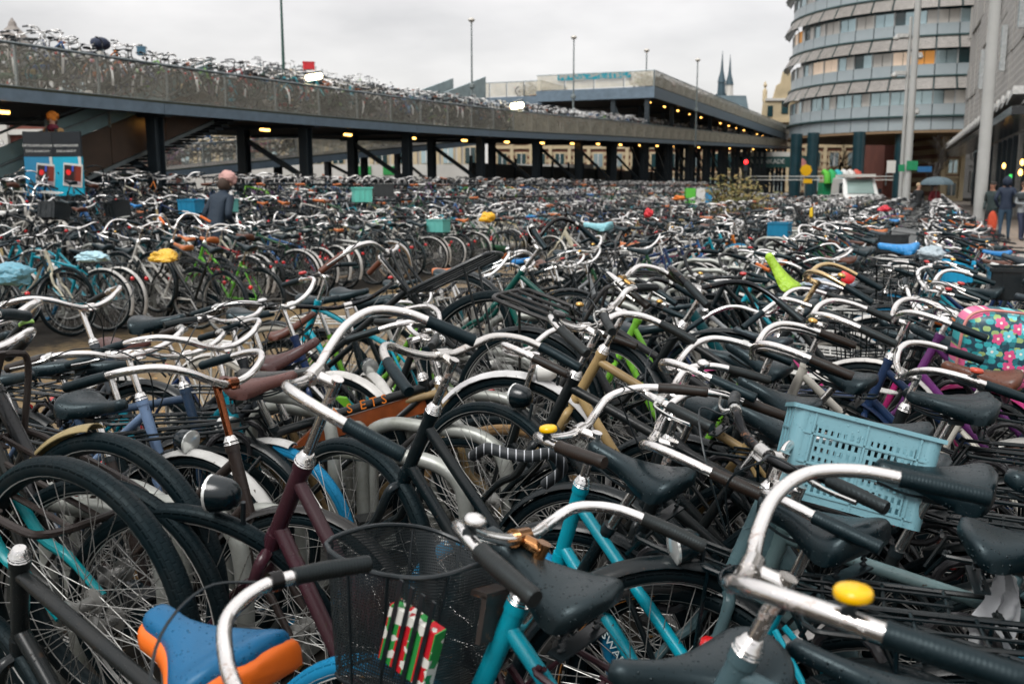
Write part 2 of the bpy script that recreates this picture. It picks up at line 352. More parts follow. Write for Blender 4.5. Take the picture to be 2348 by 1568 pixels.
def deckthing(name, label, group=None): return thing(name, label, 'parking deck', M=LOTM, group=group)
def deck(name, label, s0, s1, q0, q1, zb, beam=.25, fence=1.0, front=True, panel=2.17, sect=6.5, cols=True, back=False, endface=False, gmat='girder'):
    D = deckthing(name, label); L_ = s1-s0; ns = max(1, round(L_/sect)); np_ = max(1, round(L_/panel))
    def slab(a, c, t0, t1, z0, z1, mat_, nm):
        mb = MB(); P = [(a, t0, zb(a)+z0), (a, t1, zb(a)+z0), (a, t1, zb(a)+z1), (a, t0, zb(a)+z1), (c, t0, zb(c)+z0), (c, t1, zb(c)+z0), (c, t1, zb(c)+z1), (c, t0, zb(c)+z1)]
        mb.add(P, [(0, 1, 2, 3), (7, 6, 5, 4), (0, 4, 5, 1), (1, 5, 6, 2), (2, 6, 7, 3), (3, 7, 4, 0)]); return obj(nm, mb.mesh(nm, [MT[mat_]], False), D)
    for i in range(ns):
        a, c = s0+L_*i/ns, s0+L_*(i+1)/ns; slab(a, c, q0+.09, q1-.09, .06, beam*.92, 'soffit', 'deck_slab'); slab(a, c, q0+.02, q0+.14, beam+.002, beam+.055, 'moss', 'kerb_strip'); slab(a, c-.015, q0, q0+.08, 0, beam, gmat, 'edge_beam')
        slab(a, c-.015, q1-.08, q1, 0, beam, gmat, 'edge_beam')
        slab(a+.1, a+.35, q0+.10, q1-.10, -.05, .055, 'girder_dark', 'cross_beam')
    sides = [q0+.05] + ([q1-.05] if back else [])
    for qq in sides:
        for i in range(np_):
            a, c = s0+L_*i/np_+.004, s0+L_*(i+1)/np_-.004; za, zc = zb(a)+beam+.06, zb(c)+beam+.06
            # the sheet lies in its own plane so that the strands run true
            mb = MB().add([(0, 0, 0), (c-a, 0, zc-za), (c-a, 0, zc-za+fence-.1), (0, 0, fence-.1)], [(0, 1, 2, 3)])
            obj('mesh_panel', mb.mesh('mesh_panel', [MT['mesh_dense' if s0+L_*i/np_ > 40 else 'mesh']], False), D, T4((a, qq, za)))
            obj('fence_post', POST(fence), D, T4((a, qq+.035, zb(a)+beam)))
        mb = MB(); SS = [s0+L_*i/np_ for i in range(np_+1)]; mb.tube([(a, qq, zb(a)+beam+fence) for a in SS], .032, 8); mb.tube([(a, qq, zb(a)+beam+.06) for a in SS], .018, 6)
        obj('handrail', mb.mesh('handrail', [MT['rail']]), D)
    if endface:
        for k in range(4):
            t0, t1 = q0+(q1-q0)*k/4+.04, q0+(q1-q0)*(k+1)/4-.04
            mb = MB().add([(0, 0, 0), (t1-t0, 0, 0), (t1-t0, 0, fence-.1), (0, 0, fence-.1)], [(0, 1, 2, 3)])
            obj('mesh_panel', mb.mesh('mesh_panel', [MT['mesh_dense']], False), D, T4((s0-.02, t0, zb(s0)+beam+.06)) @ Rz(R_(90))); obj('fence_post', POST(fence), D, T4((s0-.02, t0, zb(s0)+beam)))
        slab(s0-.1, s0, q0, q1, 0, beam, gmat, 'edge_beam'); obj('handrail', MB().tube([(s0-.02, q0, zb(s0)+beam+fence), (s0-.02, q1, zb(s0)+beam+fence)], .032, 8).mesh('handrail', [MT['rail']]), D)
    if cols:
        for i in range(ns):
            a = s0+L_*i/ns+.22
            if callable(cols) and not cols(a): continue
            for k, qq in enumerate((q0+.55, q0+2.9)):
                gx = LOTM @ Vector((a, qq, 0)); z0 = gz(gx.x, gx.y)-.1; zt = zb(a)-.05
                mb = MB(); mb.box((0, 0, (zt-z0)/2), (.30, .02, zt-z0)); mb.box((-.14, 0, (zt-z0)/2), (.02, .30, zt-z0)); mb.box((.14, 0, (zt-z0)/2), (.02, .30, zt-z0)); mb.box((0, 0, .02), (.5, .5, .04))
                obj('column', mb.mesh('column', [MT['girder_dark']], False), D, T4((a, qq, z0)))
            mb = MB(); mb.beam((a, q0+.6, z0+1.2), (a, q0+2.85, zt-.3), .14, .14); mb.beam((a, q0+.7, z0+1.15), (a, q0+2.75, z0+1.15), .14, .16); obj('brace', mb.mesh('brace', [MT['girder_dark']], False), D)
    return D
_posts = {}
def POST(h):
    if h not in _posts: _posts[h] = MB().box((0, 0, h/2), (.05, .05, h)).box((0, 0, .01), (.12, .1, .02)).mesh('fence_post', [MT['rail']], False)
    return _posts[h]
Q1 = 15.3
zD1 = lambda s: 3.30+.006*(s-14.6)+.0004*min(39.4, max(0, s-14.6))**2+(.0285-.006)*max(0, s-54)
zD2 = lambda s: 2.2+.084*(s-35)
zD3 = lambda s: 5.45
zU = lambda s: 7.4
deck('lower_parking_deck', 'long lower bicycle deck with blue-grey edge beam and mesh fence', 7, 134, Q1, Q1+7.6, zD1, fence=.92)
deck('rear_ramp', 'dark ramp with mesh fence rising behind the lower deck columns', 16, 62, 26, 29.5, zD2, beam=.3, cols=lambda a: a > 30, sect=8)
deck('rear_upper_deck', 'upper rear bicycle deck ending at the teal stair flight', 37, 50, 25.2, 30.5, zD3, beam=.35, cols=False)
deck('upper_parking_deck', 'upper bicycle deck with corner platform and rows of orange lamps below', 65, 138, Q1, Q1+8.4, zU, beam=.72, fence=1.05, cols=lambda a: True, endface=True)
deck('link_platform', 'small mesh-fenced platform joining the upper decks', 66.5, 72, Q1+8.6, Q1+14, lambda s: 7.35, beam=.6, fence=1.05, cols=False, endface=True)
# lamps below the decks
fl = MB(); fl.box((0, 0, .05), (.40, .16, .05), mi=1); fl.tube([(-.19, 0, 0), (.19, 0, 0)], .045, 10, mi=0); fl.box((0, 0, .10), (.06, .06, .08), mi=1); FL = fl.mesh('deck_lamp', [MT['lamp_on'], MT['dark_metal']])
lampsets = []
for k in range(25): lampsets.append(('lower', k, 11.3+4.42*k, zD1))
for k in range(17): lampsets.append(('upper', k, 66.5+4.0*k, zU))
for nm, k, s_, zf in lampsets:
    p = LOTM @ Vector((s_, Q1+.75, zf(s_)-.16)); o = obj('deck_lamp', FL, None, T4(p) @ Rz(math.atan2(RY, RX)))
    tag(o, f'lit orange lamp, {ORD(k+1)} from the near end below the {nm} deck', 'lamp', 'orange lamps below the decks')
for (u, v, d, lb) in ((720, 180, 29.4, 'bright tube lamp above the lower deck fence near the red box'), (1186, 245, 43.8, 'bright tube lamp above the lower deck fence, farther along')):
    p = at(u, v, d); t_ = thing('tube_lamp', lb, 'lamp', loc=p, rz=math.atan2(RY, RX), group='tube lamps on the deck')
    sc_ = d/27.5
    obj('lamp_tube', MB().tube([(-.30*sc_, 0, -.02), (.30*sc_, 0, .10)], .085*sc_, 12).mesh('lamp_tube', [MT['lamp_white']]), t_); obj('housing', MB().beam((-.32*sc_, 0, .09*sc_), (.32*sc_, 0, .22*sc_), .14, .05).mesh('housing', [MT['rail']], False), t_)
    obj('bracket', MB().tube([(0, .02, .12), (0, .25, .05), (0, .3, -.5)], .03, 8).mesh('bracket', [MT['rail']]), t_)
# stair flight beside the rear deck
MT['stair_teal'] = metal('stair_teal', (.42, .53, .55), .4, -.03, 2, .15)
st = thing('upper_stair', 'teal steel stair flight between the rear and upper decks', 'staircase', M=LOTM)
for i, q_ in enumerate((24.6, 26.9)):
    a, c = Vector((46.5, q_, 4.1)), Vector((58.5, q_, 7.0)); obj('stringer', MB().add([a, c, c+Vector((0, 0, 1.5)), a+Vector((0, 0, 1.3)), a+Vector((0, .08, 0)), c+Vector((0, .08, 0)), c+Vector((0, .08, 1.5)), a+Vector((0, .08, 1.3))], [(0, 1, 2, 3), (7, 6, 5, 4), (0, 4, 5, 1), (2, 6, 7, 3), (1, 5, 6, 2), (0, 3, 7, 4)]).mesh('stringer', [MT['stair_teal']], False), st)
for k in range(16): obj('tread', MB().box((50.4+k*.44, 25.79, 4.75+k*.17), (.36, 2.2, .05)).mesh('tread', [MT['girder_dark']], False), st)
# big stair under the deck on the left
ls = thing('deck_stair', 'broad stair with rust-brown flank climbing under the lower deck', 'staircase')
A, B_ = at(120, 452, 22.0), at(492, 284, 26.5); off = Vector((-1.0, 2.2, 0))
def quadbox(P, Q, h0, h1, thick, mat_, nm, par, zoff=0):
    P, Q = Vector(P), Vector(Q); d = (Q-P); n = Vector((-d.y, d.x, 0)).normalized()*thick
    v_ = [P+Vector((0, 0, h0)), Q+Vector((0, 0, h0)), Q+Vector((0, 0, h1)), P+Vector((0, 0, h1))]; v_ += [x+n for x in v_]
    return obj(nm, MB().add(v_, [(0, 1, 2, 3), (7, 6, 5, 4), (0, 4, 5, 1), (2, 6, 7, 3), (1, 5, 6, 2), (0, 3, 7, 4)]).mesh(nm, [MT[mat_]], False), par)
n_ = 3
for k in range(n_):
    p0, p1 = A.lerp(B_, k/n_), A.lerp(B_, (k+1)/n_-.004); quadbox(p0, p1, .12, 1.05, .06, 'rust_panel', 'flank_panel', ls); quadbox(p0+off, p1+off, .12, 1.05, .06, 'rust_panel', 'flank_panel', ls)
    quadbox(p0, p1, 1.07, 1.62, .03, 'teal_panel', 'balustrade_panel', ls); obj('balustrade_post', MB().beam(p0+Vector((0, -.04, 1.0)), p0+Vector((0, -.04, 1.7)), .05, .05).mesh('balustrade_post', [MT['rail']], False), ls)
quadbox(A, B_, 0, .1, .12, 'rail', 'edge_trim', ls)
obj('stair_soffit', MB().add([A, B_, B_+off, A+off], [(0, 1, 2, 3)]).mesh('stair_soffit', [MT['soffit']], False), ls)
obj('handrail', MB().tube([A+Vector((0, -.05, 1.70)), B_+Vector((0, -.05, 1.70))], .03, 8).tube([A+Vector((0, -.05, 1.36)), B_+Vector((0, -.05, 1.36))], .02, 6).mesh('handrail', [MT['rail']]), ls)
for k in range(22):
    c = A.lerp(B_, (k+.5)/22)+off/2; dd = (B_-A); obj('tread', MB().box((0, 0, .16), (.3, 2.3, .05)).mesh('tread', [MT['girder_dark']], False), ls, T4(c) @ Rz(math.atan2(dd.y, dd.x)))
lw = thing('ramp_wall', 'dark teal ramp wall with rails behind the blue sign', 'wall')
A2, B2 = at(-60, 470, 21), at(105, 395, 22.5)
quadbox(A2, B2, 0, .95, .06, 'teal_panel', 'wall_panel', lw); quadbox(A2+Vector((0, 0, -1.2)), B2+Vector((0, 0, -1.2)), 0, 1.18, .05, 'rust_panel', 'wall_panel', lw)
for h in (1.25, .55): obj('handrail', MB().tube([A2+Vector((0, -.06, h)), B2+Vector((0, -.06, h))], .03, 8).mesh('handrail', [MT['rail']]), lw)
bx_ = thing('utility_cabinet', 'dark green graffitied utility cabinet left of the blue sign', 'cabinet', loc=at(42, 470, 20)+Vector((0, 0, -1.0)))
m, nt, b = newmat('cabinet_graffiti'); f = noise(nt, coords(nt), 2.5, 4); nt.links.new(mixc(nt, maprange(nt, f, .52, .60), (.035, .045, .035), (.05, .12, .03)), b.inputs['Base Color']); b.inputs['Roughness'].default_value = .5; MT['cab'] = m
obj('body', MB().box((0, 0, .75), (.55, .45, 1.5)).mesh('body', [MT['cab']], False), bx_); obj('lid', MB().box((0, 0, 1.53), (.6, .5, .05)).mesh('lid', [MT['girder_dark']], False), bx_)
# ------------------------------------------------------------------ lamp posts on the decks
for k, (u, v, d, mat_, top) in enumerate(((643, -40, 38, 'lp_green', 0), (1081, 45, 55, 'lp_grey', 1), (1316, 85, 62, 'lp_grey', 1), (1483, 115, 68, 'lp_grey', 1), (1600, 137, 73, 'lp_grey', 1))):
    if k == 0: MT['lp_green'] = plain('green_lamp_post', (.02, .07, .055), .45); MT['lp_grey'] = plain('grey_lamp_post', (.16, .19, .19), .45); MT['lamp_head'] = plain('lamp_head', (.55, .52, .46), .3)
    p = at(u, v, d); zb_ = 4.6; t_ = thing('deck_lamp_post', ['green lamp post rising out of frame above the lower deck', 'tallest grey lamp post with round head above the stair flight', 'grey lamp post with round head above the corner platform', 'thin grey lamp post above the upper deck ramp', 'thinnest lamp post near the church spires'][k], 'lamp post', loc=(p.x, p.y, zb_), group='lamp posts on the decks')
    h = p.z-zb_; obj('pole', MB().tube([(0, 0, 0), (0, 0, h*.4), (0, 0, h)], [.075, .06, .04], 10).mesh('pole', [MT[mat_]]), t_)
    obj('collar', MB().lathe([(.08, 0), (.17, .05), (.17, .22), (.08, .28)], 12).mesh('collar', [MT[mat_]]), t_, T4((0, 0, h*.40 if k else 4.4)))
    if top: obj('lamp_head', MB().lathe([(.04, .02), (.15, .08), (.20, .16), (.16, .24), (.04, .28)], 14).mesh('lamp_head', [MT['lamp_head']]), t_, T4((0, 0, h-.2)))
# ------------------------------------------------------------------ buildings
MT['glass_dark'] = plain('window_glass_dark', (.02, .05, .055), .08, var=.3, scale=.4, spec=.8)
m, nt, b = newmat('window_glass_sky'); b.inputs['Base Color'].default_value = (.40, .52, .55, 1); b.inputs['Roughness'].default_value = .1; b.inputs['Metallic'].default_value = .5; MT['glass_sky'] = m  # pale cyan base colour paints the sky's reflection into the panes
m, nt, b = newmat('window_blind'); b.inputs['Base Color'].default_value = (.52, .50, .46, 1); b.inputs['Roughness'].default_value = .25; b.inputs['Coat Weight'].default_value = .5; MT['glass_blind'] = m
MT['glass_warm'] = emit('lit_window', (.62, .27, .06), .22); MT['glass_cream'] = emit('lit_blind_window', (.60, .47, .36), .28)
m, nt, b = newmat('spandrel_panel'); f = noise(nt, coords(nt), 1.2, 4); nt.links.new(mixc(nt, f, (.30, .355, .375), (.38, .43, .45)), b.inputs['Base Color']); b.inputs['Roughness'].default_value = .35; b.inputs['Metallic'].default_value = .2; MT['spandrel'] = m
MT['ledge'] = plain('dark_green_ledge', (.02, .055, .055), .5); MT['louver'] = plain('beige_louver', (.25, .235, .215), .5, var=.15, scale=2)
MT['mullion'] = plain('pale_mullion', (.40, .42, .42), .4); MT['teal_col'] = plain('dark_teal_column', (.008, .035, .045), .35, var=.2, scale=1)
ob = thing('office_tower', 'curved office tower with sun louvres and lit orange windows', 'building')
OC = Vector((49.4, 117, 0)); OR = 16.0; Z0 = 7.55; ST = 4.0; NB = 20; ang0, ang1 = R_(150), R_(300)
def P_(r, a, z): return Vector((OC.x+r*math.cos(a), OC.y+r*math.sin(a), z))
def sheet(r0, z0, r1, z1, a0, a1, n=3, thick=.06):
    vs = []
    for i in range(n+1):
        a = a0+(a1-a0)*i/n
        for (r, z) in ((r0, z0), (r1, z1), (r1-thick, z1), (r0-thick, z0)): vs.append(P_(r, a, z))
    fs = []
    for i in range(n):
        for k in range(4): fs.append((i*4+k, (i+1)*4+k, (i+1)*4+(k+1) % 4, i*4+(k+1) % 4))
    fs += [(0, 1, 2, 3), (n*4+3, n*4+2, n*4+1, n*4)]; return vs, fs
random.seed(5)
obj('core_wall', MB().lathe([(OR-1.0, Z0-.4), (OR-1.0, Z0+ST*5.2)], 64, T4(OC)).mesh('core_wall', [MT['glass_dark']]), ob)
obj('soffit', MB().lathe([(OR-.9, Z0-.45), (OR+.15, Z0-.45), (OR+.15, Z0-.2), (OR-.9, Z0-.2)], 64, T4(OC)).mesh('soffit', [plain('tan_soffit', (.20, .13, .07), .6)]), ob)
for i in range(NB):
    a0, a1 = ang0+(ang1-ang0)*i/NB, ang0+(ang1-ang0)*(i+1)/NB; g_ = .0025
    vs, fs = sheet(OR, Z0-.15, OR, Z0+1.1, a0+g_, a1-g_); obj('spandrel_panel', MB().add(vs, fs).mesh('spandrel_panel', [MT['spandrel']]), ob)
for st_ in range(5):
    zb_ = Z0+1.15+ST*st_
    vs, fs = [], []
    mb = MB(); vs, fs = sheet(OR+.35, zb_, OR+.35, zb_+.16, ang0, ang1, 60, .5); mb.add(vs, fs); obj('ledge', mb.mesh('ledge', [MT['ledge']]), ob)
    for i in range(NB):
        a0, a1 = ang0+(ang1-ang0)*i/NB, ang0+(ang1-ang0)*(i+1)/NB; g_ = .003
        vs, fs = sheet(OR, zb_+.17, OR, zb_+1.3, a0+g_, a1-g_); obj('spandrel_panel', MB().add(vs, fs).mesh('spandrel_panel', [MT['spandrel']]), ob)
        k0 = random.random(); kind = 'glass_sky' if k0 < .62 else 'glass_dark' if k0 < .69 else 'glass_blind' if k0 < .84 else 'glass_warm' if k0 < .90 else 'glass_cream'
        for h_ in range(2):
            b0, b1 = a0+(a1-a0)*h_/2+.002, a0+(a1-a0)*(h_+1)/2-.002
            kk = kind if random.random() < .7 else random.choice(['glass_sky', 'glass_sky', 'glass_blind', 'glass_blind', 'glass_dark'])
            vs, fs = sheet(OR-.12, zb_+1.32, OR-.12, zb_+2.62, b0, b1, 2, .05); obj('pane', MB().add(vs, fs).mesh('pane', [MT[kk]]), ob)
        obj('mullion', MB().beam(P_(OR-.05, a0, zb_+1.3), P_(OR-.05, a0, zb_+2.65), .12, .14).mesh('mullion', [MT['mullion']], False), ob)
        mb = MB()
        for s_ in range(8):
            t0, t1 = s_/8, (s_+.72)/8; r0, z0 = OR+.42-.2+t0*.75, zb_+4.0-t0*1.28; r1, z1 = OR+.42-.2+t1*.75, zb_+4.0-t1*1.28-.02
            vs, fs = sheet(r0, z0, r1, z1, a0+.006, a1-.006, 2, .03); mb.add(vs, fs)
        obj('sun_louvre', mb.mesh('sun_louvre', [MT['louver']], False), ob)
        obj('louvre_arm', MB().beam(P_(OR+.2, a0, zb_+3.95), P_(OR+1.0, a0, zb_+2.66), .06, .08).mesh('louvre_arm', [MT['ledge']], False), ob)
for u_, d_ in ((1823, 106), (1861, 104), (1966, 102), (2062, 103)):
    p = at(u_, 400, d_); obj('column', MB().tube([(p.x, p.y, -.2), (p.x, p.y, Z0-.3)], .62, 20).mesh('column', [MT['teal_col']]), ob)
# grey building with gridded panels
m, nt, b = newmat('gridded_panel'); co = coords(nt); sx = nd(nt, 'ShaderNodeSeparateXYZ'); nt.links.new(co, sx.inputs[0])
gx_ = math_(nt, 'ABSOLUTE', math_(nt, 'SUBTRACT', math_(nt, 'FRACT', math_(nt, 'MULTIPLY', sx.outputs[0], 2.6)), .5)); gz_ = math_(nt, 'ABSOLUTE', math_(nt, 'SUBTRACT', math_(nt, 'FRACT', math_(nt, 'MULTIPLY', sx.outputs[2], 2.6)), .5))
k = math_(nt, 'MULTIPLY', maprange(nt, gx_, .36, .30), maprange(nt, gz_, .36, .30)); f = noise(nt, co, .5, 4)
nt.links.new(mixc(nt, k, mixc(nt, f, (.40, .385, .36), (.34, .33, .31)), mixc(nt, f, (.22, .215, .20), (.27, .26, .245))), b.inputs['Base Color']); b.inputs['Roughness'].default_value = .6
bump(nt, b, k, .6, -.03); MT['gridpanel'] = m
MT['grey_frame'] = plain('grey_edge', (.24, .235, .22), .5); MT['shop_dark'] = plain('shop_dark', (.012, .014, .016), .2, spec=.6); MT['shop_glass'] = plain('shop_glass', (.012, .02, .022), .5, spec=.15); MT['white_metal'] = plain('white_zigzag', (.5, .5, .48), .4)
GA, GB = Vector((38.9, 85, 0)), Vector((19.3, 35, 0)); gd = (GB-GA).normalized(); GL = (GB-GA).length
GM = T4(GA) @ Rz(math.atan2(gd.y, gd.x))     # local x runs towards the camera, local -y faces the lot
gb = thing('panel_building', 'grey building clad in gridded panels above a dark shop front', 'building', M=GM)
obj('wall', MB().box((GL/2, 7, 20), (GL, 13.6, 29)).mesh('wall', [MT['grey_frame']], False), gb)
pw, ph = 3.9, 2.6; random.seed(9)
for j in range(9):
    x = -1.2*(j % 2); i = 0
    while x < GL-2:
        w_ = pw*random.choice((.6, 1, 1, 1.4)); x0 = max(0, x); x1 = min(GL, x+w_)
        pr = proj(GM @ Vector((x1, 0, 6.2+j*ph)))
        if x1-x0 > .5 and pr and pr[0] < 2800:
            obj('cladding_panel', MB().box(((x1-x0)/2, 0, ph/2), (x1-x0-.08, .12, ph-.08)).mesh('cladding_panel', [MT['gridpanel']], False), gb, T4((x0, .10-random.choice((0, .05, .12, .2)), 6.0+j*ph)))
        x += w_
for (x, z, h_) in ((18, 9.5, 2.6), (27, 13, 2.6), (33, 9.0, 2.4), (38, 15.5, 2.8), (41, 10.5, 3.2), (46, 13.5, 3)):
    obj('slit_window', MB().box((x, -.2, z), (.35, .25, h_)).mesh('slit_window', [MT['mullion']], False), gb); obj('pane', MB().box((x, -.33, z), (.22, .02, h_-.2)).mesh('pane', [MT['glass_sky']], False), gb)
can = obj('canopy', MB().box((GL/2, -.75, 4.3), (GL, 1.5, .3)).mesh('canopy', [MT['shop_dark']], False), gb)
for k in range(25): obj('canopy_fin', MB().add([(0, 0, 0), (2.2, 0, .25), (2.2, 0, .55), (0, 0, .1), (0, .5, 0), (2.2, .5, .25), (2.2, .5, .55), (0, .5, .1)], [(0, 1, 2, 3), (7, 6, 5, 4), (0, 4, 5, 1), (2, 6, 7, 3), (1, 5, 6, 2), (0, 3, 7, 4)]).mesh('canopy_fin', [MT['white_metal']], False), can, T4((k*2.1, -1.4, 4.7)))
obj('ground_floor_core', MB().box((GL/2, 7, 2.7), (GL-.3, 11, 5.4)).mesh('ground_floor_core', [MT['shop_dark']], False), gb); obj('shop_wall', MB().box((GL/2, 1.2, 2.2), (GL, .3, 4.4)).mesh('shop_wall', [MT['shop_dark']], False), gb)
for k in range(18):
    x = 1.2+k*2.9
    obj('shop_window', MB().box((x, 1.0, 2.3), (2.3, .08, 3.2)).mesh('shop_window', [MT['shop_glass']], False), gb); obj('shop_post', MB().box((x+1.45, .9, 2.2), (.35, .3, 4.4)).mesh('shop_post', [MT['grey_frame' if k % 5 == 1 else 'girder_dark']], False), gb)
for (u, v, d) in ((2340, 395, 38), (2344, 372, 40), (2302, 380, 45)):
    p = GM.inverted() @ at(u, v, d); obj('shop_lamp', MB().lathe([(.02, -.14), (.07, -.08), (.075, .03), (.02, .12)], 12).mesh('shop_lamp', [MT['lamp_on']]), gb, T4(p))
obj('exit_sign', MB().box((0, 0, 0), (.5, .08, .25)).mesh('exit_sign', [emit('green_sign', (.05, .6, .12), .8)], False), gb, T4(GM.inverted() @ at(2317, 407, 42)))
# far buildings
m, nt, b = newmat('cream_and_brick'); co = coords(nt); sx = nd(nt, 'ShaderNodeSeparateXYZ'); nt.links.new(co, sx.inputs[0])
k = math_(nt, 'GREATER_THAN', math_(nt, 'FRACT', math_(nt, 'MULTIPLY', sx.outputs[2], .95)), .5); f = noise(nt, co, 1, 4)
nt.links.new(mixc(nt, k, mixc(nt, f, (.42, .34, .22), (.52, .43, .29)), (.17, .07, .045)), b.inputs['Base Color']); b.inputs['Roughness'].default_value = .8; MT['stripe'] = m
MT['cream'] = plain('cream_stone', (.50, .41, .26), .8, var=.12, scale=.6); MT['slate'] = plain('slate_roof', (.05, .085, .10), .5, var=.2, scale=.5); MT['brick_far'] = plain('red_brick', (.16, .055, .04), .85, var=.2, scale=.5); MT['white_far'] = plain('white_render', (.55, .54, .50), .8, var=.1, scale=.4)
def far_building(name, label, X0, X1, Y, H, wallm, storeys, nwin, roof=None, trim='cream', depth=12, z0=0, winm=('glass_dark', 'glass_sky')):
    t_ = thing(name, label, 'building', loc=(X0, Y, z0)); W = X1-X0
    obj('wall', MB().box((W/2, depth/2, H/2), (W, depth, H)).mesh('wall', [MT[wallm]], False), t_)
    sh = H/storeys
    for s_ in range(storeys):
        obj('string_course', MB().box((W/2, -.1, s_*sh+.12), (W+.1, .3, .28)).mesh('string_course', [MT[trim]], False), t_)
        for k in range(nwin):
            x = W*(k+.5)/nwin; ww, wh = min(1.5, W/nwin*.46), sh*.55
            f_ = obj('window', MB().box((x, -.06, s_*sh+sh*.52), (ww+.4, .2, wh+.4)).mesh('window', [MT[trim]], False), t_)
            obj('pane', MB().box((x, -.2, s_*sh+sh*.52), (ww, .1, wh)).mesh('pane', [MT[random.choice(winm)]], False), f_); obj('glazing_bar', MB().box((x, -.27, s_*sh+sh*.52), (.12, .06, wh)).mesh('glazing_bar', [MT['white_far']], False), f_)
    for k in range(nwin+1): obj('pilaster', MB().box((W*k/nwin, -.12, H/2), (.5, .36, H)).mesh('pilaster', [MT[trim]], False), t_)
    obj('cornice', MB().box((W/2, -.2, H+.2), (W+.8, 1.0, .5)).mesh('cornice', [MT[trim]], False), t_)
    if roof:
        rf = obj('roof', MB().add([(-.3, -.3, H+.45), (W+.3, -.3, H+.45), (W-1.5, depth*.4, H+roof), (1.5, depth*.4, H+roof), (-.3, depth, H+.45), (W+.3, depth, H+.45), (W-1.5, depth*.6, H+roof), (1.5, depth*.6, H+roof)], [(0, 1, 2, 3), (5, 4, 7, 6), (3, 2, 6, 7), (0, 3, 7, 4), (1, 5, 6, 2)]).mesh('roof', [MT['slate']], False), t_)
        for k in range(2): obj('chimney', MB().box((W*(.3+.4*k), depth*.5, H+roof*.8), (.9, .9, 2.2)).mesh('chimney', [MT['white_far']], False), rf)
    return t_
random.seed(21)
hot = far_building('gabled_hotel', 'cream and red brick hotel with ornate gable behind the office tower', 36.5, 56, 150, 11.2, 'stripe', 3, 7, None)
ga = obj('gable', MB().add([(p[0], y, p[1]) for y in (-.3, .3) for p in ((0, 11.4), (7, 11.4), (6.8, 14.2), (5.4, 14.6), (4.9, 16.6), (4.3, 17.0), (4.0, 18.6), (3.5, 19.1), (3.0, 18.6), (2.7, 17.0), (2.1, 16.6), (1.6, 14.6), (.2, 14.2))], [tuple(range(12, -1, -1)), tuple(range(13, 26))] + [(i, (i+1) % 13, 13+(i+1) % 13, 13+i) for i in range(13)]).mesh('gable', [MT['cream']], False), hot, T4((1.2, -.2, 0)))
obj('pane', MB().box((3.4, -.36, 13.4), (1.0, .1, 1.9)).mesh('pane', [MT['glass_dark']], False), ga); obj('pane', MB().box((1.2, -.36, 12.8), (.8, .1, 1.6)).mesh('pane', [MT['glass_dark']], False), ga); obj('moulding', MB().box((3.5, -.4, 14.5), (6.2, .3, .35)).mesh('moulding', [MT['white_far']], False), ga)
for x_ in (.4, 6.6): obj('finial', MB().lathe([(.35, 0), (.35, 1.6), (.1, 2.0), (.3, 2.4), (.05, 3.0)], 8, T4((x_, 0, 14.2))).mesh('finial', [MT['cream']]), ga)
obj('roof', MB().add([(-14, 1, 11), (0, 1, 11), (0, 5, 15.6), (-12, 5, 15.6), (-14, 9, 11), (0, 9, 11)], [(0, 1, 2, 3), (5, 4, 3, 2), (0, 3, 4), (1, 5, 2)]).mesh('roof', [MT['slate']], False), hot)
far_building('pale_terrace', 'pale terraced block seen between the deck columns', -44, -4, 128, 11, 'white_far', 3, 14, 3)
far_building('cream_station_wing', 'cream and brick wing seen below the far decks', -3, 35.5, 152, 11.0, 'stripe', 3, 13, None)
far_building('brick_house', 'red brick house with white sash windows at the left edge', -37, -21.5, 52, 7.4, 'brick_far', 2, 6, None, trim='white_far', z0=.6)
far_building('maroon_block', 'plain maroon brick block between the office columns and poles', 51.6, 57, 136, 9.5, 'brick_far', 2, 1, None, trim='brick_far')
far_building('cream_corner_house', 'cream brick corner house beside the shop canopy', 48.2, 50.3, 110, 7.5, 'stripe', 3, 1, None)
far_building('grey_arcade', 'dark arcaded block closing the street behind the shop canopy', 57.5, 84, 139, 9, 'grey_frame', 2, 8, None, trim='grey_frame', winm=('glass_dark',))
# church spires
MT['spire'] = plain('spire_slate', (.03, .065, .085), .6, var=.2, scale=.3)
for (u, v, lb) in ((1657, 118, 'taller slate church spire on the skyline'), (1675, 126, 'shorter slate church spire with pale belfry')):
    d = 260; p = at(u, v, d); t_ = thing('church_spire', lb, 'spire', loc=(p.x, p.y, 12), group='twin church spires'); h = p.z-12
    obj('tower', MB().lathe([(1.7, 0), (1.25, h*.42), (1.25, h*.5), (1.5, h*.52), (1.5, h*.56)], 8).mesh('tower', [MT['spire']], False), t_); obj('belfry', MB().lathe([(1.1, h*.56), (.95, h*.68)], 8).mesh('belfry', [MT['spire' if u == 1657 else 'white_far']], False), t_); obj('spire_roof', MB().lathe([(1.15, h*.68), (.42, h*.8), (.18, h*.92), (.05, h)], 8).mesh('spire_roof', [MT['spire']], False), t_)
# white hoarding with green squares
hd_ = thing('white_hoarding', 'long white site hoarding with green squares beyond the deck', 'hoarding', loc=(-24, 72, 0))
MT['green_sq'] = plain('green_square', (.03, .28, .07), .5)
for k in range(10): obj('hoarding_panel', MB().box((1.5+k*3, 0, 1.6), (2.97, .08, 3.2)).mesh('hoarding_panel', [MT['white_far']], False), hd_)
for u in (840, 895, 822):
    x = (u-CU)/FPX*71.5+24; obj('green_square', MB().box((x, -.08, 2.75), (.9 if u != 822 else .3, .05, .62)).mesh('green_square', [MT['green_sq']], False), hd_)
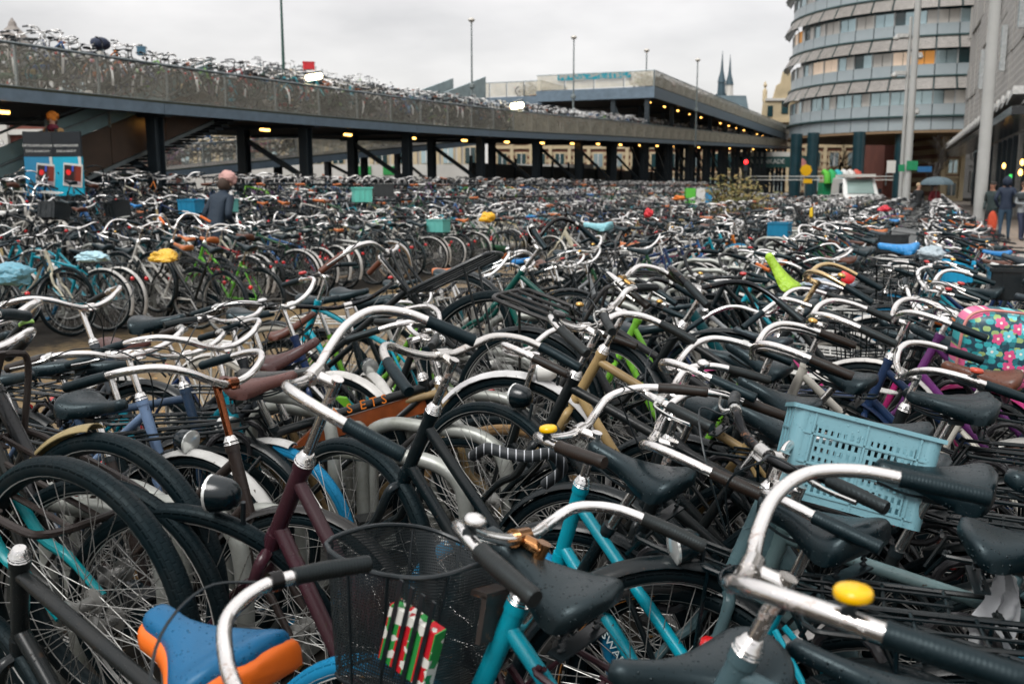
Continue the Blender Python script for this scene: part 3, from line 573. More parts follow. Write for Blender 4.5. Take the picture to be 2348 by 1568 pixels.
# green bus-like banner at the far right under the deck
bn = thing('green_banner', 'dark green banner board with white lettering below the upper deck', 'banner', loc=at(1748, 372, 112))
MT['banner'] = plain('banner_green', (.01, .06, .055), .5); MT['white_print'] = plain('white_print', (.65, .66, .62), .6, var=.03); MT['pink'] = plain('pink_print', (.55, .22, .2), .6)
obj('board', MB().box((0, 0, 0), (6.6, .2, 1.25)).mesh('board', [MT['banner']], False), bn); obj('lettering', text_mesh('VALKENKADE', .72, MT['white_print'], .02), bn, T4((.3, -.14, .05)) @ Rx(R_(90)))
obj('frame', MB().box((0, .15, .85), (7.4, .2, .6)).mesh('frame', [MT['white_far']], False), bn); obj('side_poster', MB().box((4.4, 0, -.1), (1.8, .2, 1.6)).mesh('side_poster', [MT['banner']], False), bn); obj('poster_print', MB().lathe([(.02, 0), (.7, 0), (.5, .03), (.02, .05)], 14).mesh('poster_print', [MT['pink']]), bn, T4((4.4, -.12, -.25)) @ Rx(R_(90)))
for x in (-3.2, 3.2): obj('leg', MB().box((x, .1, -1.6), (.12, .12, 2.2)).mesh('leg', [MT['girder_dark']], False), bn)
bar_ = thing('street_barrier', 'pale horizontal street barrier beyond the bush', 'barrier', loc=at(1760, 398, 100)+Vector((0, 0, -1.2)))
for h in (.55, .9): obj('rail', MB().box((2, 0, h), (22, .1, .09)).mesh('rail', [MT['white_far']], False), bar_)
for k in range(8): obj('post', MB().box((-8+k*2.9, .06, .65), (.1, .1, 1.3)).mesh('post', [MT['rail']], False), bar_)
# right-hand poles
MT['pole'] = plain('pale_grey_pole', (.36, .365, .35), .4, var=.08, scale=1.5)
p = at(2242, 540, 30); t_ = thing('catenary_pole', 'thick pale grey pole standing on the plaza edge beside two people', 'pole', loc=(p.x, p.y, 0))
obj('shaft', MB().tube([(0, 0, 0), (0, 0, 12)], [.185, .15], 20).mesh('shaft', [MT['pole']]), t_); obj('base_plate', MB().lathe([(.32, 0), (.32, .03), (.22, .05)], 16).mesh('base_plate', [MT['pole']]), t_)
p = at(2078, 440, 40); t_ = thing('signal_pole', 'grey pole carrying green and blue street signs', 'pole', loc=(p.x, p.y, 0))
obj('shaft', MB().tube([(0, 0, 0), (0, 0, 5), (0, 0, 12)], [.17, .14, .11], 14).mesh('shaft', [MT['pole']]), t_)
MT['sign_green'] = plain('sign_green', (.01, .22, .09), .4, var=.1); MT['sign_blue'] = plain('sign_blue', (.02, .12, .28), .4, var=.1)
for nm, c_, d_, mm in (('green_sign_plate', (.1, -.18, 2.45), (.45, .04, .38), 'sign_green'), ('green_sign_plate', (-.32, -.16, 2.35), (.25, .04, .28), 'sign_green'), ('blue_sign_plate', (.62, -.16, 2.3), (.6, .04, .22), 'sign_blue'), ('white_sign_plate', (-.75, -.16, 2.4), (.35, .04, .5), 'white_far')): obj(nm, MB().box(c_, d_).mesh(nm, [MT[mm]], False), t_)
p = at(2072, 440, 44); t_ = thing('camera_mast', 'thin mast with small cameras beside the signed pole', 'mast', loc=(p.x-.15, p.y, 0))
obj('shaft', MB().tube([(0, 0, 0), (0, 0, 9.0)], [.10, .07], 10).mesh('shaft', [MT['pole']]), t_)
for k, z in enumerate((5.0, 6.6, 7.4, 8.2)): obj('camera_head', MB().box((-.35 if k % 2 else .3, 0, z), (.5, .2, .16)).lathe([(.02, -.12), (.14, -.05), (.14, .05), (.02, .1)], 10, T4((-.6 if k % 2 else .5, 0, z-.1))).mesh('camera_head', [MT['white_metal']]), t_)

# dark screen added to darken the gap below the far half of the deck
sw_ = thing('dark_screen', 'dark mesh-clad bicycle store in the shade below the deck', 'screen', M=LOTM)
MT['screen'] = plain('screen_dark', (.012, .016, .018), .6, var=.4, scale=2)
for k in range(14): obj('wall_panel', MB().box((49+k*3, Q1+5.2, 1.55), (2.94, .1, 2.6)).mesh('wall_panel', [MT['screen']], False), sw_); obj('post', MB().box((47.5+k*3, Q1+5.1, 1.7), (.12, .12, 3.0)).mesh('post', [MT['girder_dark']], False), sw_)
p = at(28, 52, 62); tt = thing('turret_roof', 'pointed grey turret roof peeking above the left end of the deck', 'turret', loc=(p.x, p.y, 0))
obj('tower', MB().lathe([(1.1, 0), (1.1, p.z-1.6)], 8).mesh('tower', [MT['brick_far']], False), tt); obj('roof', MB().lathe([(1.45, p.z-1.7), (.75, p.z-.7), (.3, p.z-.25), (.22, p.z), (.02, p.z+.3)], 8).mesh('roof', [plain('grey_lead', (.22, .20, .18), .6)], False), tt)
# ------------------------------------------------------------------ bicycles: the parts
WR = .345
RAX = Vector((0, 0, WR)); FAX = Vector((1.10, 0, WR)); BB = Vector((.46, 0, .285)); STT = Vector((.30, 0, .74))
HB = Vector((.93, 0, .66)); HT = Vector((.87, 0, .86)); SAX = (HT-HB).normalized()
SADP = Vector((.245, 0, .925))
BLACK = (.0016, .0065, .0088)
def tyre_mesh(name, R, r, nu=56, nv=12):
    vs, fs, uvs = [], [], []
    for i in range(nu):
        a = 2*math.pi*i/nu
        for k in range(nv):
            b_ = 2*math.pi*k/nv; rr = R - r + r*math.cos(b_)
            vs.append((rr*math.cos(a), r*1.0*math.sin(b_), rr*math.sin(a)))
    for i in range(nu):
        for k in range(nv):
            fs.append((i*nv+k, i*nv+(k+1) % nv, ((i+1) % nu)*nv+(k+1) % nv, ((i+1) % nu)*nv+k))
            u0, u1 = i/nu, (i+1)/nu; v0, v1 = k/nv+.5, (k+1)/nv+.5
            uvs += [(u0, v0), (u0, v1), (u1, v1), (u1, v0)]
    uvs = [(a, (b_ if k < 0 else b_) % 1.0 if True else 0) for k, (a, b_) in enumerate(uvs)]
    # keep each face's v continuous
    out = []
    for i in range(0, len(uvs), 4):
        q = uvs[i:i+4]; mxv = max(x[1] for x in q)
        out += [(x[0], x[1] if not (mxv > .8 and x[1] < .2) else x[1]+1) for x in q]
    me = bpy.data.meshes.new(name); me.from_pydata(vs, [], fs); ul = me.uv_layers.new(name='UVMap')
    ul.data.foreach_set('uv', [c for p in out for c in p]); me.polygons.foreach_set('use_smooth', [True]*len(fs)); me.materials.append(MT['tyre']); me.update(); return me
ME = {}
ME['tyre'] = tyre_mesh('tyre', WR, .021); ME['tyre_fat'] = tyre_mesh('tyre_fat', WR, .026)
def rim_mesh():
    mb = MB(); n = 56; prof = [(.304, -.011), (.318, -.0115), (.326, -.0135), (.326, .0135), (.318, .0115), (.304, .011)]
    vs = [(r*math.cos(2*math.pi*i/n), y, r*math.sin(2*math.pi*i/n)) for i in range(n) for r, y in prof]
    fs = [(i*6+k, i*6+(k+1) % 6, ((i+1) % n)*6+(k+1) % 6, ((i+1) % n)*6+k) for i in range(n) for k in range(6)]
    return mb.add(vs, fs).mesh('wheel_rim', [MT['rim']], angle=30)
ME['rim'] = rim_mesh()
mb = MB()
for i in range(36):
    a = 2*math.pi*i/36; sd = 1 if i % 2 else -1; off = (1 if (i//2) % 2 else -1)*1.15
    hub = (.026*math.cos(a+off), sd*.03, .026*math.sin(a+off)); rm = (.306*math.cos(a), sd*.004, .306*math.sin(a))
    mb.tube([hub, rm], .00125, 4, cap=False)
ME['spokes'] = mb.mesh('spokes', [MT['spoke']])
mb = MB(); mb.lathe([(.006, -.058), (.009, -.05), (.014, -.04), (.03, -.034), (.03, -.029), (.015, -.024), (.013, 0), (.015, .024), (.03, .029), (.03, .034), (.014, .04), (.009, .05), (.006, .058)], 14, Rx(R_(90))); ME['hub'] = mb.mesh('hub', [MT['spoke']])
ME['hub_brake'] = MB().lathe([(.006, -.06), (.045, -.045), (.05, -.03), (.05, .02), (.035, .034), (.012, .05), (.006, .06)], 18, Rx(R_(90))).mesh('hub_brake', [MT['dark_metal']])
mb = MB(); mb.lathe([(.03, .0), (.055, 0), (.06, .004), (.06, .008), (.03, .01)], 18, T4((0, -.055, 0)) @ Rx(R_(90))); ME['sprocket'] = mb.mesh('sprocket', [MT['dark_metal']])
def frame_mesh(kind):
    mb = MB(); n = 10
    mb.tube([HB-SAX*.012, HT+SAX*.005], .0185, 12); mb.tube([HB-SAX*.012, HB+SAX*.012], .0215, 12); mb.tube([HT-SAX*.015, HT+SAX*.008], .0215, 12)
    mb.tube([BB, STT], .016, n); mb.tube([BB+Vector((0, -.036, 0)), BB+Vector((0, .036, 0))], .021, 12)
    for s in (-1, 1):
        mb.tube(crom([BB+Vector((-.01, s*.03, 0)), BB+Vector((-.12, s*.05, .012)), RAX+Vector((0, s*.062, 0))], 4), .0095, 7)
        mb.tube(crom([STT+Vector((-.005, s*.017, -.05)), Vector((.18, s*.045, .58)), RAX+Vector((0, s*.062, 0))], 4), .0075, 7)
    mb.tube([Vector((.19, -.045, .595)), Vector((.19, .045, .595))], .008, 6)
    if kind == 'step':      # two parallel low tubes
        mb.tube([HB+SAX*.03, BB+Vector((.01, 0, .01))], .0175, n); mb.tube([HT-SAX*.045, Vector((.405, 0, .44))], .0155, n)
    elif kind == 'diamond':
        mb.tube([HB+SAX*.03, BB+Vector((.01, 0, .01))], .0175, n); mb.tube([HT-SAX*.035, STT-Vector((-.01, 0, .035))], .0155, n)
    elif kind == 'twin':    # double top tube, panel goes between
        mb.tube([HB+SAX*.03, BB+Vector((.01, 0, .01))], .0175, n); mb.tube([HT-SAX*.03, STT-Vector((-.01, 0, .02))], .0175, n); mb.tube([HB+SAX*.055, Vector((.335, 0, .63))], .015, n)
        mb.tube([HT-SAX*.05, Vector((.40, 0, .46))], .0145, n)
    elif kind == 'loop':    # swan neck
        mb.tube(crom([HB+SAX*.05, (.83, 0, .60), (.70, 0, .43), (.57, 0, .335), BB], 6), .017, n); mb.tube(crom([HT-SAX*.04, (.80, 0, .72), (.68, 0, .54), (.55, 0, .44), (.415, 0, .41)], 6), .0145, n)
    elif kind == 'ebike':   # one deep boxed tube
        mb.tube(crom([HT-SAX*.07, (.72, 0, .58), (.56, 0, .38), BB+Vector((.0, 0, .03))], 5), .034, 14, flat=.62); mb.tube([(.70, 0, .56), (.39, 0, .50)], .014, n)
    return mb.mesh('frame_'+kind, [MT['enamel']])
for k in ('step', 'diamond', 'twin', 'loop', 'ebike'): ME['frame_'+k] = frame_mesh(k)
mb = MB()
mb.tube([HB-SAX*.012, HB-SAX*.045], [.02, .022], 12)
for s in (-1, 1):
    mb.tube(crom([HB-SAX*.035+Vector((0, s*.012, 0)), HB-SAX*.055+Vector((0, s*.042, 0)), HB-SAX*.16+Vector((0, s*.05, 0)), Vector((1.035, s*.054, .45)), FAX+Vector((0, s*.056, 0))], 4), [.0145]*5+[.0135]*4+[.0125]*4+[.0105]*4, 9)
ME['fork'] = mb.mesh('fork', [MT['enamel']])
ME['lamp_bracket'] = MB().tube(crom([HB-SAX*.02+Vector((.02, 0, 0)), HB+Vector((.07, 0, .0)), HB+Vector((.075, 0, .07))], 3), .006, 6).mesh('lamp_bracket', [MT['dark_metal']])
# mudguards
def guard(R, a0, a1, w_, n=22, m=6):
    mb = MB(); vs = []
    for lay, dr in ((0, 0), (1, -.0025)):
        for i in range(n+1):
            a = R_(a0+(a1-a0)*i/n)
            for k in range(m+1):
                t = -1+2*k/m; y = w_*math.sin(t*1.25)/math.sin(1.25); rr = R+dr-.022*(1-math.cos(t*1.25))
                vs.append((rr*math.cos(a), y*(1 if lay == 0 else .95), rr*math.sin(a)))
    q = (n+1)*(m+1); fs = []
    for i in range(n):
        for k in range(m):
            a = i*(m+1)+k; fs.append((a, a+m+1, a+m+2, a+1)); b_ = a+q; fs.append((b_, b_+1, b_+m+2, b_+m+1))
        a = i*(m+1); fs.append((a, a+q, a+q+m+1, a+m+1)); a += m; fs.append((a, a+m+1, a+m+1+q, a+q))
    for k in range(m):
        fs.append((k, k+1, k+1+q, k+q)); a = n*(m+1)+k; fs.append((a, a+q, a+q+1, a+1))
    return mb.add(vs, fs)
def stays(mb, R, angs, w_):
    for a in angs:
        for s in (-1, 1):
            mb.tube([(0, s*.058, 0), (R*math.cos(R_(a)), s*w_*.95, R*math.sin(R_(a)))], .0024, 5, mi=1)
g = guard(.366, 62, 205, .027); stays(g, .352, (118, 170, 196), .027); ME['guard_rear'] = g.mesh('mudguard_rear', [MT['enamel'], MT['spoke']])
g = guard(.366, 28, 198, .027); stays(g, .352, (40, 175), .027); ME['guard_front'] = g.mesh('mudguard_front', [MT['enamel'], MT['spoke']])
g = guard(.366, 78, 150, .026); ME['guard_stub'] = g.mesh('mudguard_stub', [MT['enamel'], MT['spoke']])
# handlebars: half paths from the clamp to the end of the left grip
BARS = {
 'sweep': [(0, 0, 0), (.004, .045, .002), (.006, .11, .02), (-.006, .18, .05), (-.045, .24, .072), (-.115, .275, .075), (-.19, .288, .066), (-.30, .298, .05)],
 'city': [(0, 0, 0), (.0, .05, 0), (.01, .12, .012), (.005, .20, .038), (-.045, .262, .05), (-.12, .30, .046), (-.215, .328, .036)],
 'flat': [(0, 0, 0), (0, .05, 0), (0, .12, .01), (-.004, .17, .03), (-.03, .25, .035), (-.075, .335, .035)],
 'high': [(0, 0, 0), (.005, .04, .01), (.015, .08, .08), (.01, .15, .15), (-.03, .23, .165), (-.10, .285, .155), (-.21, .32, .135)],
}
def bar_paths(kind):
    return crom(BARS[kind], 7)
for k in BARS:
    h = bar_paths(k); full = [Vector((p.x, -p.y, p.z)) for p in reversed(h)] + h[1:]
    mb = MB(); mb.tube(full, .0113, 12); ME['bar_'+k] = mb.mesh('handlebar_'+k, [MT['chrome']])
    # grip: last 13 cm
    L_ = 0; i = len(h)-1
    while L_ < .118: L_ += (h[i]-h[i-1]).length; i -= 1
    seg = h[i:]; seg = seg + [seg[-1] + (seg[-1]-seg[-2]).normalized()*.006]
    for sgn, nm in ((1, 'l'), (-1, 'r')):
        P = [Vector((p.x, sgn*p.y, p.z)) for p in seg]; n = len(P)
        rs = [.0132+.0016*math.sin(math.pi*min(1, j/max(1, n-2)))+.0016*(j in (0, n-2)) for j in range(n)]; rs[-1] = .0132
        ME[f'grip_{k}_{nm}'] = MB().tube(P, rs, 12).mesh('grip', [MT['grip']])
        q = h[max(0, i-2)]; t = (h[min(len(h)-1, i+2)]-h[max(0, i-2)]).normalized()
        # brake lever in front of and below the grip
        g0 = Vector((h[i-1].x, sgn*h[i-1].y, h[i-1].z)); tt = Vector((t.x, sgn*t.y, t.z)); out = Vector((.5, sgn*.8, -.25)).normalized()
        if abs(t.x) < .5: out = Vector((.9, 0, -.3)).normalized()
        mb = MB(); mb.tube([g0-tt*.028, g0-tt*.008], .0155, 10)
        mb.tube(crom([g0-tt*.018, g0-tt*.012+out*.028, g0+tt*.045+out*.036, g0+tt*.11+out*.028], 4), [.008]*4+[.007]*4+[.0055]*5, 7, flat=.6)
        ME[f'lever_{k}_{nm}'] = mb.mesh('brake_lever', [MT['chrome']])
        c0 = g0-tt*.02+out*.015; end = Vector((.03, sgn*.01, -.20))
        mb = MB(); mb.tube(crom([c0, c0-tt*.07+Vector((.03, 0, .01)), Vector((.10, sgn*.16, .03)), Vector((.10, sgn*.06, -.06)), end], 6), .0025, 5)
        ME[f'cable_{k}_{nm}'] = mb.mesh('brake_cable', [MT['dark_metal']])
    b0 = h[max(0, i-3)]; ME['bellpos_'+k] = b0
def stem_mesh():
    mb = MB()      # clamp at origin; quill drops along the steering axis
    dn = -SAX
    mb.tube([(-.012, 0, -.004), Vector((-.05, 0, -.012))], [.013, .0135], 12); mb.tube([(0, -.021, 0), (0, .021, 0)], .0168, 14)
    k0 = Vector((-.05, 0, .002)); mb.tube([k0, k0+dn*.03, k0+dn*.32], [.0135, .0118, .0112], 12)
    mb.lathe([(.003, -.02), (.006, -.016), (.006, .016), (.003, .02)], 6, T4((.016, 0, -.012)) @ Rx(R_(90)))
    return mb.mesh('stem', [MT['chrome']])
ME['stem'] = stem_mesh()
ME['headset'] = MB().lathe([(.02, 0), (.023, .004), (.019, .010), (.022, .014), (.0185, .02), (.016, .026), (.0125, .03)], 14, T4(HT) @ Vector((0, 0, 1)).rotation_difference(SAX).to_matrix().to_4x4()).mesh('headset', [MT['chrome']])
def bell_mesh(name, prof, n, mats, base=True):
    mb = MB(); mb.lathe(prof, n, mi=0)
    mb.lathe([(.02, -.006), (.024, -.004), (.024, 0), (.01, .001)], n, mi=1); mb.tube([(0, 0, -.004), (0, 0, -.024)], .007, 8, mi=1); mb.tube([(.006, -.012, -.026), (.006, .012, -.026)], .0135, 10, mi=1)
    mb.box((.0, .026, -.005), (.012, .014, .006), mi=1); return mb.mesh(name, mats)
ME['bell'] = bell_mesh('bell_ding', [(.028, 0), (.029, .006), (.027, .015), (.021, .021), (.011, .0245), (.003, .026)], 20, [MT['chrome'], MT['dark_metal']])
ME['bell_flat'] = bell_mesh('bell_colour', [(.030, 0), (.032, .003), (.032, .012), (.029, .017), (.022, .020), (.008, .0215), (.002, .022)], 22, [MT['gloss'], MT['dark_metal']])
def saddle_mesh(name, Lr, Ln, wr, wn, hr, dip, fall=1.25):
    NT, NA = 22, 14; vs = []; fs = []
    for i in range(NT+1):
        t = i/NT; x = -Lr + (Lr+Ln)*t
        e = 1.0
        if t < .16: e = math.sqrt(max(0, 1-((.16-t)/.16)**2))
        if t > .92: e = math.sqrt(max(0, 1-((t-.92)/.08)**2))
        k = 1-sm(.12, .80, t)
        w_ = (wn + (wr-wn)*k**fall)*max(e, .08)
        top = dip*(2*t-1.05)**2*1.5 + .010*(1-sm(0, .3, t)) - (1-e)*.018
        h_ = (hr*.55 + hr*.45*k)*max(.25, e)
        for j in range(NA+1):
            a = -math.pi/2 + math.pi*j/NA; sn, cs = math.sin(a), math.cos(a)
            y = w_*math.copysign(abs(sn)**.82, sn); z = top - h_*(1-abs(cs)**.62)
            vs.append((x, y*(1-.06*abs(sn)**6), z))
        vs.append((x, w_*.78, top-h_-.004)); vs.append((x, -w_*.78, top-h_-.004))
    m_ = NA+3
    for i in range(NT):
        for j in range(m_):
            k = (j+1) % m_; fs.append((i*m_+j, (i+1)*m_+j, (i+1)*m_+k, i*m_+k))
    fs.append(tuple(range(m_-1, -1, -1))[::-1]); fs.append(tuple(NT*m_+j for j in range(m_))[::-1])
    return MB().add(vs, fs).mesh(name, [MT['rubber']], angle=70)
ME['sad_city'] = saddle_mesh('saddle_city', .125, .15, .098, .024, .062, .012)
ME['sad_wide'] = saddle_mesh('saddle_wide', .135, .13, .118, .032, .072, .010, 1.1)
ME['sad_sport'] = saddle_mesh('saddle_sport', .12, .16, .072, .019, .045, .010, 1.35)
mb = MB()
for s in (-1, 1):
    mb.tube(crom([(.12, s*.010, -.045), (.05, s*.02, -.062), (-.03, s*.022, -.062), (-.10, s*.055, -.05)], 4), .0035, 6)
    mb.tube([(-.085+.0*k, s*.055+.012*math.cos(k*1.3), -.045-.05*k/22) if True else 0 for k in range(0, 23)], .0032, 5)
mb.box((-.085, 0, -.098), (.03, .14, .005)); mb.box((-.005, 0, -.066), (.045, .05, .016)); ME['springs'] = mb.mesh('saddle_springs', [MT['dark_metal']])
SAXT = (STT-BB).normalized()
ME['seat_post'] = MB().tube([(0, 0, -.058), Vector((0, 0, -.058))-SAXT*.23], .0128, 12).mesh('seat_post', [MT['chrome']])
ME['seat_collar'] = MB().tube([STT-SAXT*.012, STT+SAXT*.006], .0185, 12).mesh('seat_collar', [MT['dark_metal']])
# luggage rack over the rear wheel
mb = MB(); tz = .765
loop = [(.20, -.045, tz+.01), (.16, -.06, tz), (-.26, -.068, tz), (-.325, -.05, tz), (-.34, 0, tz), (-.325, .05, tz), (-.26, .068, tz), (.16, .06, tz), (.20, .045, tz+.01)]
mb.tube(crom(loop, 4), .0062, 7)
for x in (-.25, -.13, -.01, .11): mb.tube([(x, -.064, tz), (x, .064, tz)], .0045, 6)
for y in (-.025, .025): mb.tube([(.12, y, tz+.004), (-.33, y, tz+.004)], .004, 6)
for s in (-1, 1):
    mb.tube([(-.20, s*.066, tz), (0, s*.068, WR)], .005, 6); mb.tube([(.02, s*.062, tz), (0, s*.068, WR)], .005, 6)
    mb.tube([(.19, s*.045, tz+.01), (.235, s*.02, .70)], .005, 6)
ME['rack'] = mb.mesh('luggage_rack', [MT['enamel']])
# heavy front carrier
mb = MB()
U = crom([(.93, -.17, .80), (1.0, -.185, .80), (1.26, -.185, .80), (1.325, -.15, .80), (1.335, 0, .80), (1.325, .15, .80), (1.26, .185, .80), (1.0, .185, .80), (.93, .17, .80)], 4); mb.tube(U, .0095, 8)
for y in (-.09, 0, .09): mb.tube([(.93, y, .80), (1.33, y, .80)], .0075, 7)
mb.tube([(.93, -.17, .80), (.93, .17, .80)], .0085, 8)
mb.tube(crom([(.93, -.16, .80), (.885, -.165, .97), (.875, -.11, 1.0), (.875, .11, 1.0), (.885, .165, .97), (.93, .16, .80)], 4), .0085, 8)
for s in (-1, 1):
    mb.tube([(1.2, s*.16, .80), FAX+Vector((0, s*.07, 0))], .006, 6); mb.box((.90, s*.055, .9), (.006, .026, .24)); mb.box((.93, s*.055, .80), (.10, .026, .005))
ME['carrier'] = mb.mesh('front_carrier', [MT['enamel']])
# chain case
def chaincase():
    mb = MB(); P = []
    for i in range(15): a = R_(-80+160*i/14); P.append((BB.x+.115*math.cos(a), BB.z+.10*math.sin(a)))
    for i in range(15): a = R_(100+160*i/14); P.append((RAX.x+.055*math.cos(a), RAX.z+.055*math.sin(a)))
    n = len(P); vs = []
    for y, k in ((-.048, .94), (-.053, 1), (-.075, 1), (-.082, .93)):
        cx = sum(p[0] for p in P)/n; cz = sum(p[1] for p in P)/n
        vs += [(cx+(p[0]-cx)*k, y, cz+(p[1]-cz)*k) for p in P]
    fs = [(l*n+i, l*n+(i+1) % n, (l+1)*n+(i+1) % n, (l+1)*n+i) for l in range(3) for i in range(n)]
    fs.append(tuple(range(n))); fs.append(tuple(reversed(range(3*n, 4*n)))); return mb.add(vs, fs).mesh('chain_case', [MT['gloss']])
ME['chain_case'] = chaincase()
mb = MB(); mb.lathe([(.02, 0), (.085, .0), (.09, .003), (.09, .005), (.02, .006)], 30, T4(BB+Vector((0, -.045, 0))) @ Rx(R_(90)))
for s, a in ((-1, 35), (1, 215)):
    e = BB + Vector((.17*math.cos(R_(a)), s*.075, .17*math.sin(R_(a)))); mb.tube([BB+Vector((0, s*.05, 0)), e], [.011, .009], 8)
ME['crank'] = mb.mesh('crank', [MT['spoke']])
ME['pedal'] = MB().box((0, 0, .009), (.085, .085, .012)).box((0, 0, -.009), (.085, .085, .012)).box((0, 0, 0), (.03, .09, .02)).mesh('pedal', [MT['rubber']], False)
ME['chain'] = MB().tube([RAX+Vector((.0, -.05, .032)), BB+Vector((0, -.045, .088))], .004, 5).tube([RAX+Vector((0, -.05, -.032)), BB+Vector((0, -.045, -.088))], .004, 5).mesh('chain', [MT['dark_metal']])
ME['kickstand'] = MB().tube(crom([(.40, .04, .27), (.36, .10, .15), (.33, .15, .02)], 4), .009, 7).mesh('kickstand', [MT['dark_metal']])
# lights
ME['rear_light'] = MB().lathe([(.008, -.012), (.022, -.01), (.024, .006), (.018, .016), (.004, .02)], 14, T4((-.362, 0, .60)) @ Ry(R_(-90))).mesh('rear_light', [MT['red']])
mb = MB(); mb.lathe([(.008, 0), (.022, .004), (.034, .02), (.04, .05), (.041, .06)], 18, mi=0); mb.lathe([(.041, .06), (.042, .066), (.036, .068), (.02, .072), (.004, .073)], 18, mi=1); ME['headlight'] = mb.mesh('headlight', [MT['gloss'], MT['lens']])
ME['frame_lock'] = MB().tube([(.06+.075*math.cos(R_(a)), 0, .0+.075*math.sin(R_(a))) for a in range(-60, 241, 20)], .011, 8).mesh('frame_lock', [MT['gloss']])
ME['skirt_guard'] = MB().add([(0+.33*math.cos(R_(a))*k, s*.066, WR+.33*math.sin(R_(a))*k) for s in (1,) for a in range(20, 181, 16) for k in (.25, 1)], [(2*i, 2*i+1, 2*i+3, 2*i+2) for i in range(10)]).mesh('skirt_guard', [MT['gloss']])
mb = MB()
for z, kx in ((0, .8), (.08, .87), (.16, .93), (.24, 1.0)): mb.tube([(sx_*.15*kx, sy_*.19*kx, z) for sx_, sy_ in ((-1, -1), (1, -1), (1, 1), (-1, 1))], .0045, 4, closed=True)
for i in range(7):
    t = -1+2*i/6
    for s in (-1, 1): mb.tube([(t*.12, s*.152, 0), (t*.15, s*.19, .24)], .003, 4); mb.tube([(s*.12, t*.152, 0), (s*.15, t*.19, .24)], .003, 4)
    mb.tube([(-.12, t*.15, 0), (.12, t*.15, 0)], .003, 4)
ME['basket'] = mb.mesh('basket', [MT['enamel']])
mb = MB(); w_, d_, h_, t = .34, .26, .22, .008
mb.box((0, -d_/2, h_/2), (w_, t, h_)); mb.box((0, d_/2, h_/2), (w_, t, h_)); mb.box((-w_/2, 0, h_/2), (t, d_-t, h_)); mb.box((w_/2, 0, h_/2), (t, d_-t, h_)); mb.box((0, 0, t/2), (w_-t, d_-t, t)); mb.box((0, -d_/2-.006, h_), (w_+.02, .02, .02)); mb.box((0, d_/2+.006, h_), (w_+.02, .02, .02)); mb.box((-w_/2-.006, 0, h_), (.02, d_, .021)); mb.box((w_/2+.006, 0, h_), (.02, d_, .021))
for k in (-.33, 0, .33): mb.box((k*w_, -d_/2-.006, h_*.45), (.014, .008, h_*.85)); mb.box((k*w_, d_/2+.006, h_*.45), (.014, .008, h_*.85))
ME['rear_box'] = mb.mesh('rear_box', [MT['gloss']], False)
HEADL = T4(HB+Vector((.085, 0, .085))) @ Ry(R_(100))

# ------------------------------------------------------------------ bicycles: assembly
GENERIC_COUNT = [0]
def bike_matrix(cfg):
    """cfg: clamp target world point 'tgt' (or axle/saddle point), heading, lean, steer. returns root matrix and quill height"""
    hd, lean = R_(cfg['hd']), R_(cfg.get('lean', 0))
    ref = cfg.get('by', 'clamp'); s_ = cfg.get('quill', .17); pitch = R_(cfg.get('pitch', 0))
    def loc(s_):
        if ref == 'clamp': return HT + SAX*s_ + Vector((.05, 0, 0))
        if ref == 'front': return FAX.copy()
        if ref == 'saddle': return SADP + SAXT*cfg.get('sh', 0)
        if ref == 'rear': return RAX.copy()
    def M0(pt): return Rz(hd) @ Rx(lean) @ Ry(-pt)
    g = cfg.get('ground', 0); tz = cfg['tgt'].z - g
    z = (M0(pitch) @ loc(s_)).z
    if ref in ('clamp', 'front', 'saddle') and 'pitch' not in cfg:
        if ref == 'clamp':
            while z > tz and s_ > .075: s_ -= .005; z = (M0(0) @ loc(s_)).z
        while z < tz and pitch < R_(26): pitch += .004; z = (M0(pitch) @ loc(s_)).z
    p = M0(pitch) @ loc(s_)
    org = Vector((cfg['tgt'].x-p.x, cfg['tgt'].y-p.y, g))
    return T4(org) @ M0(pitch), s_
I4 = Matrix.Identity(4)
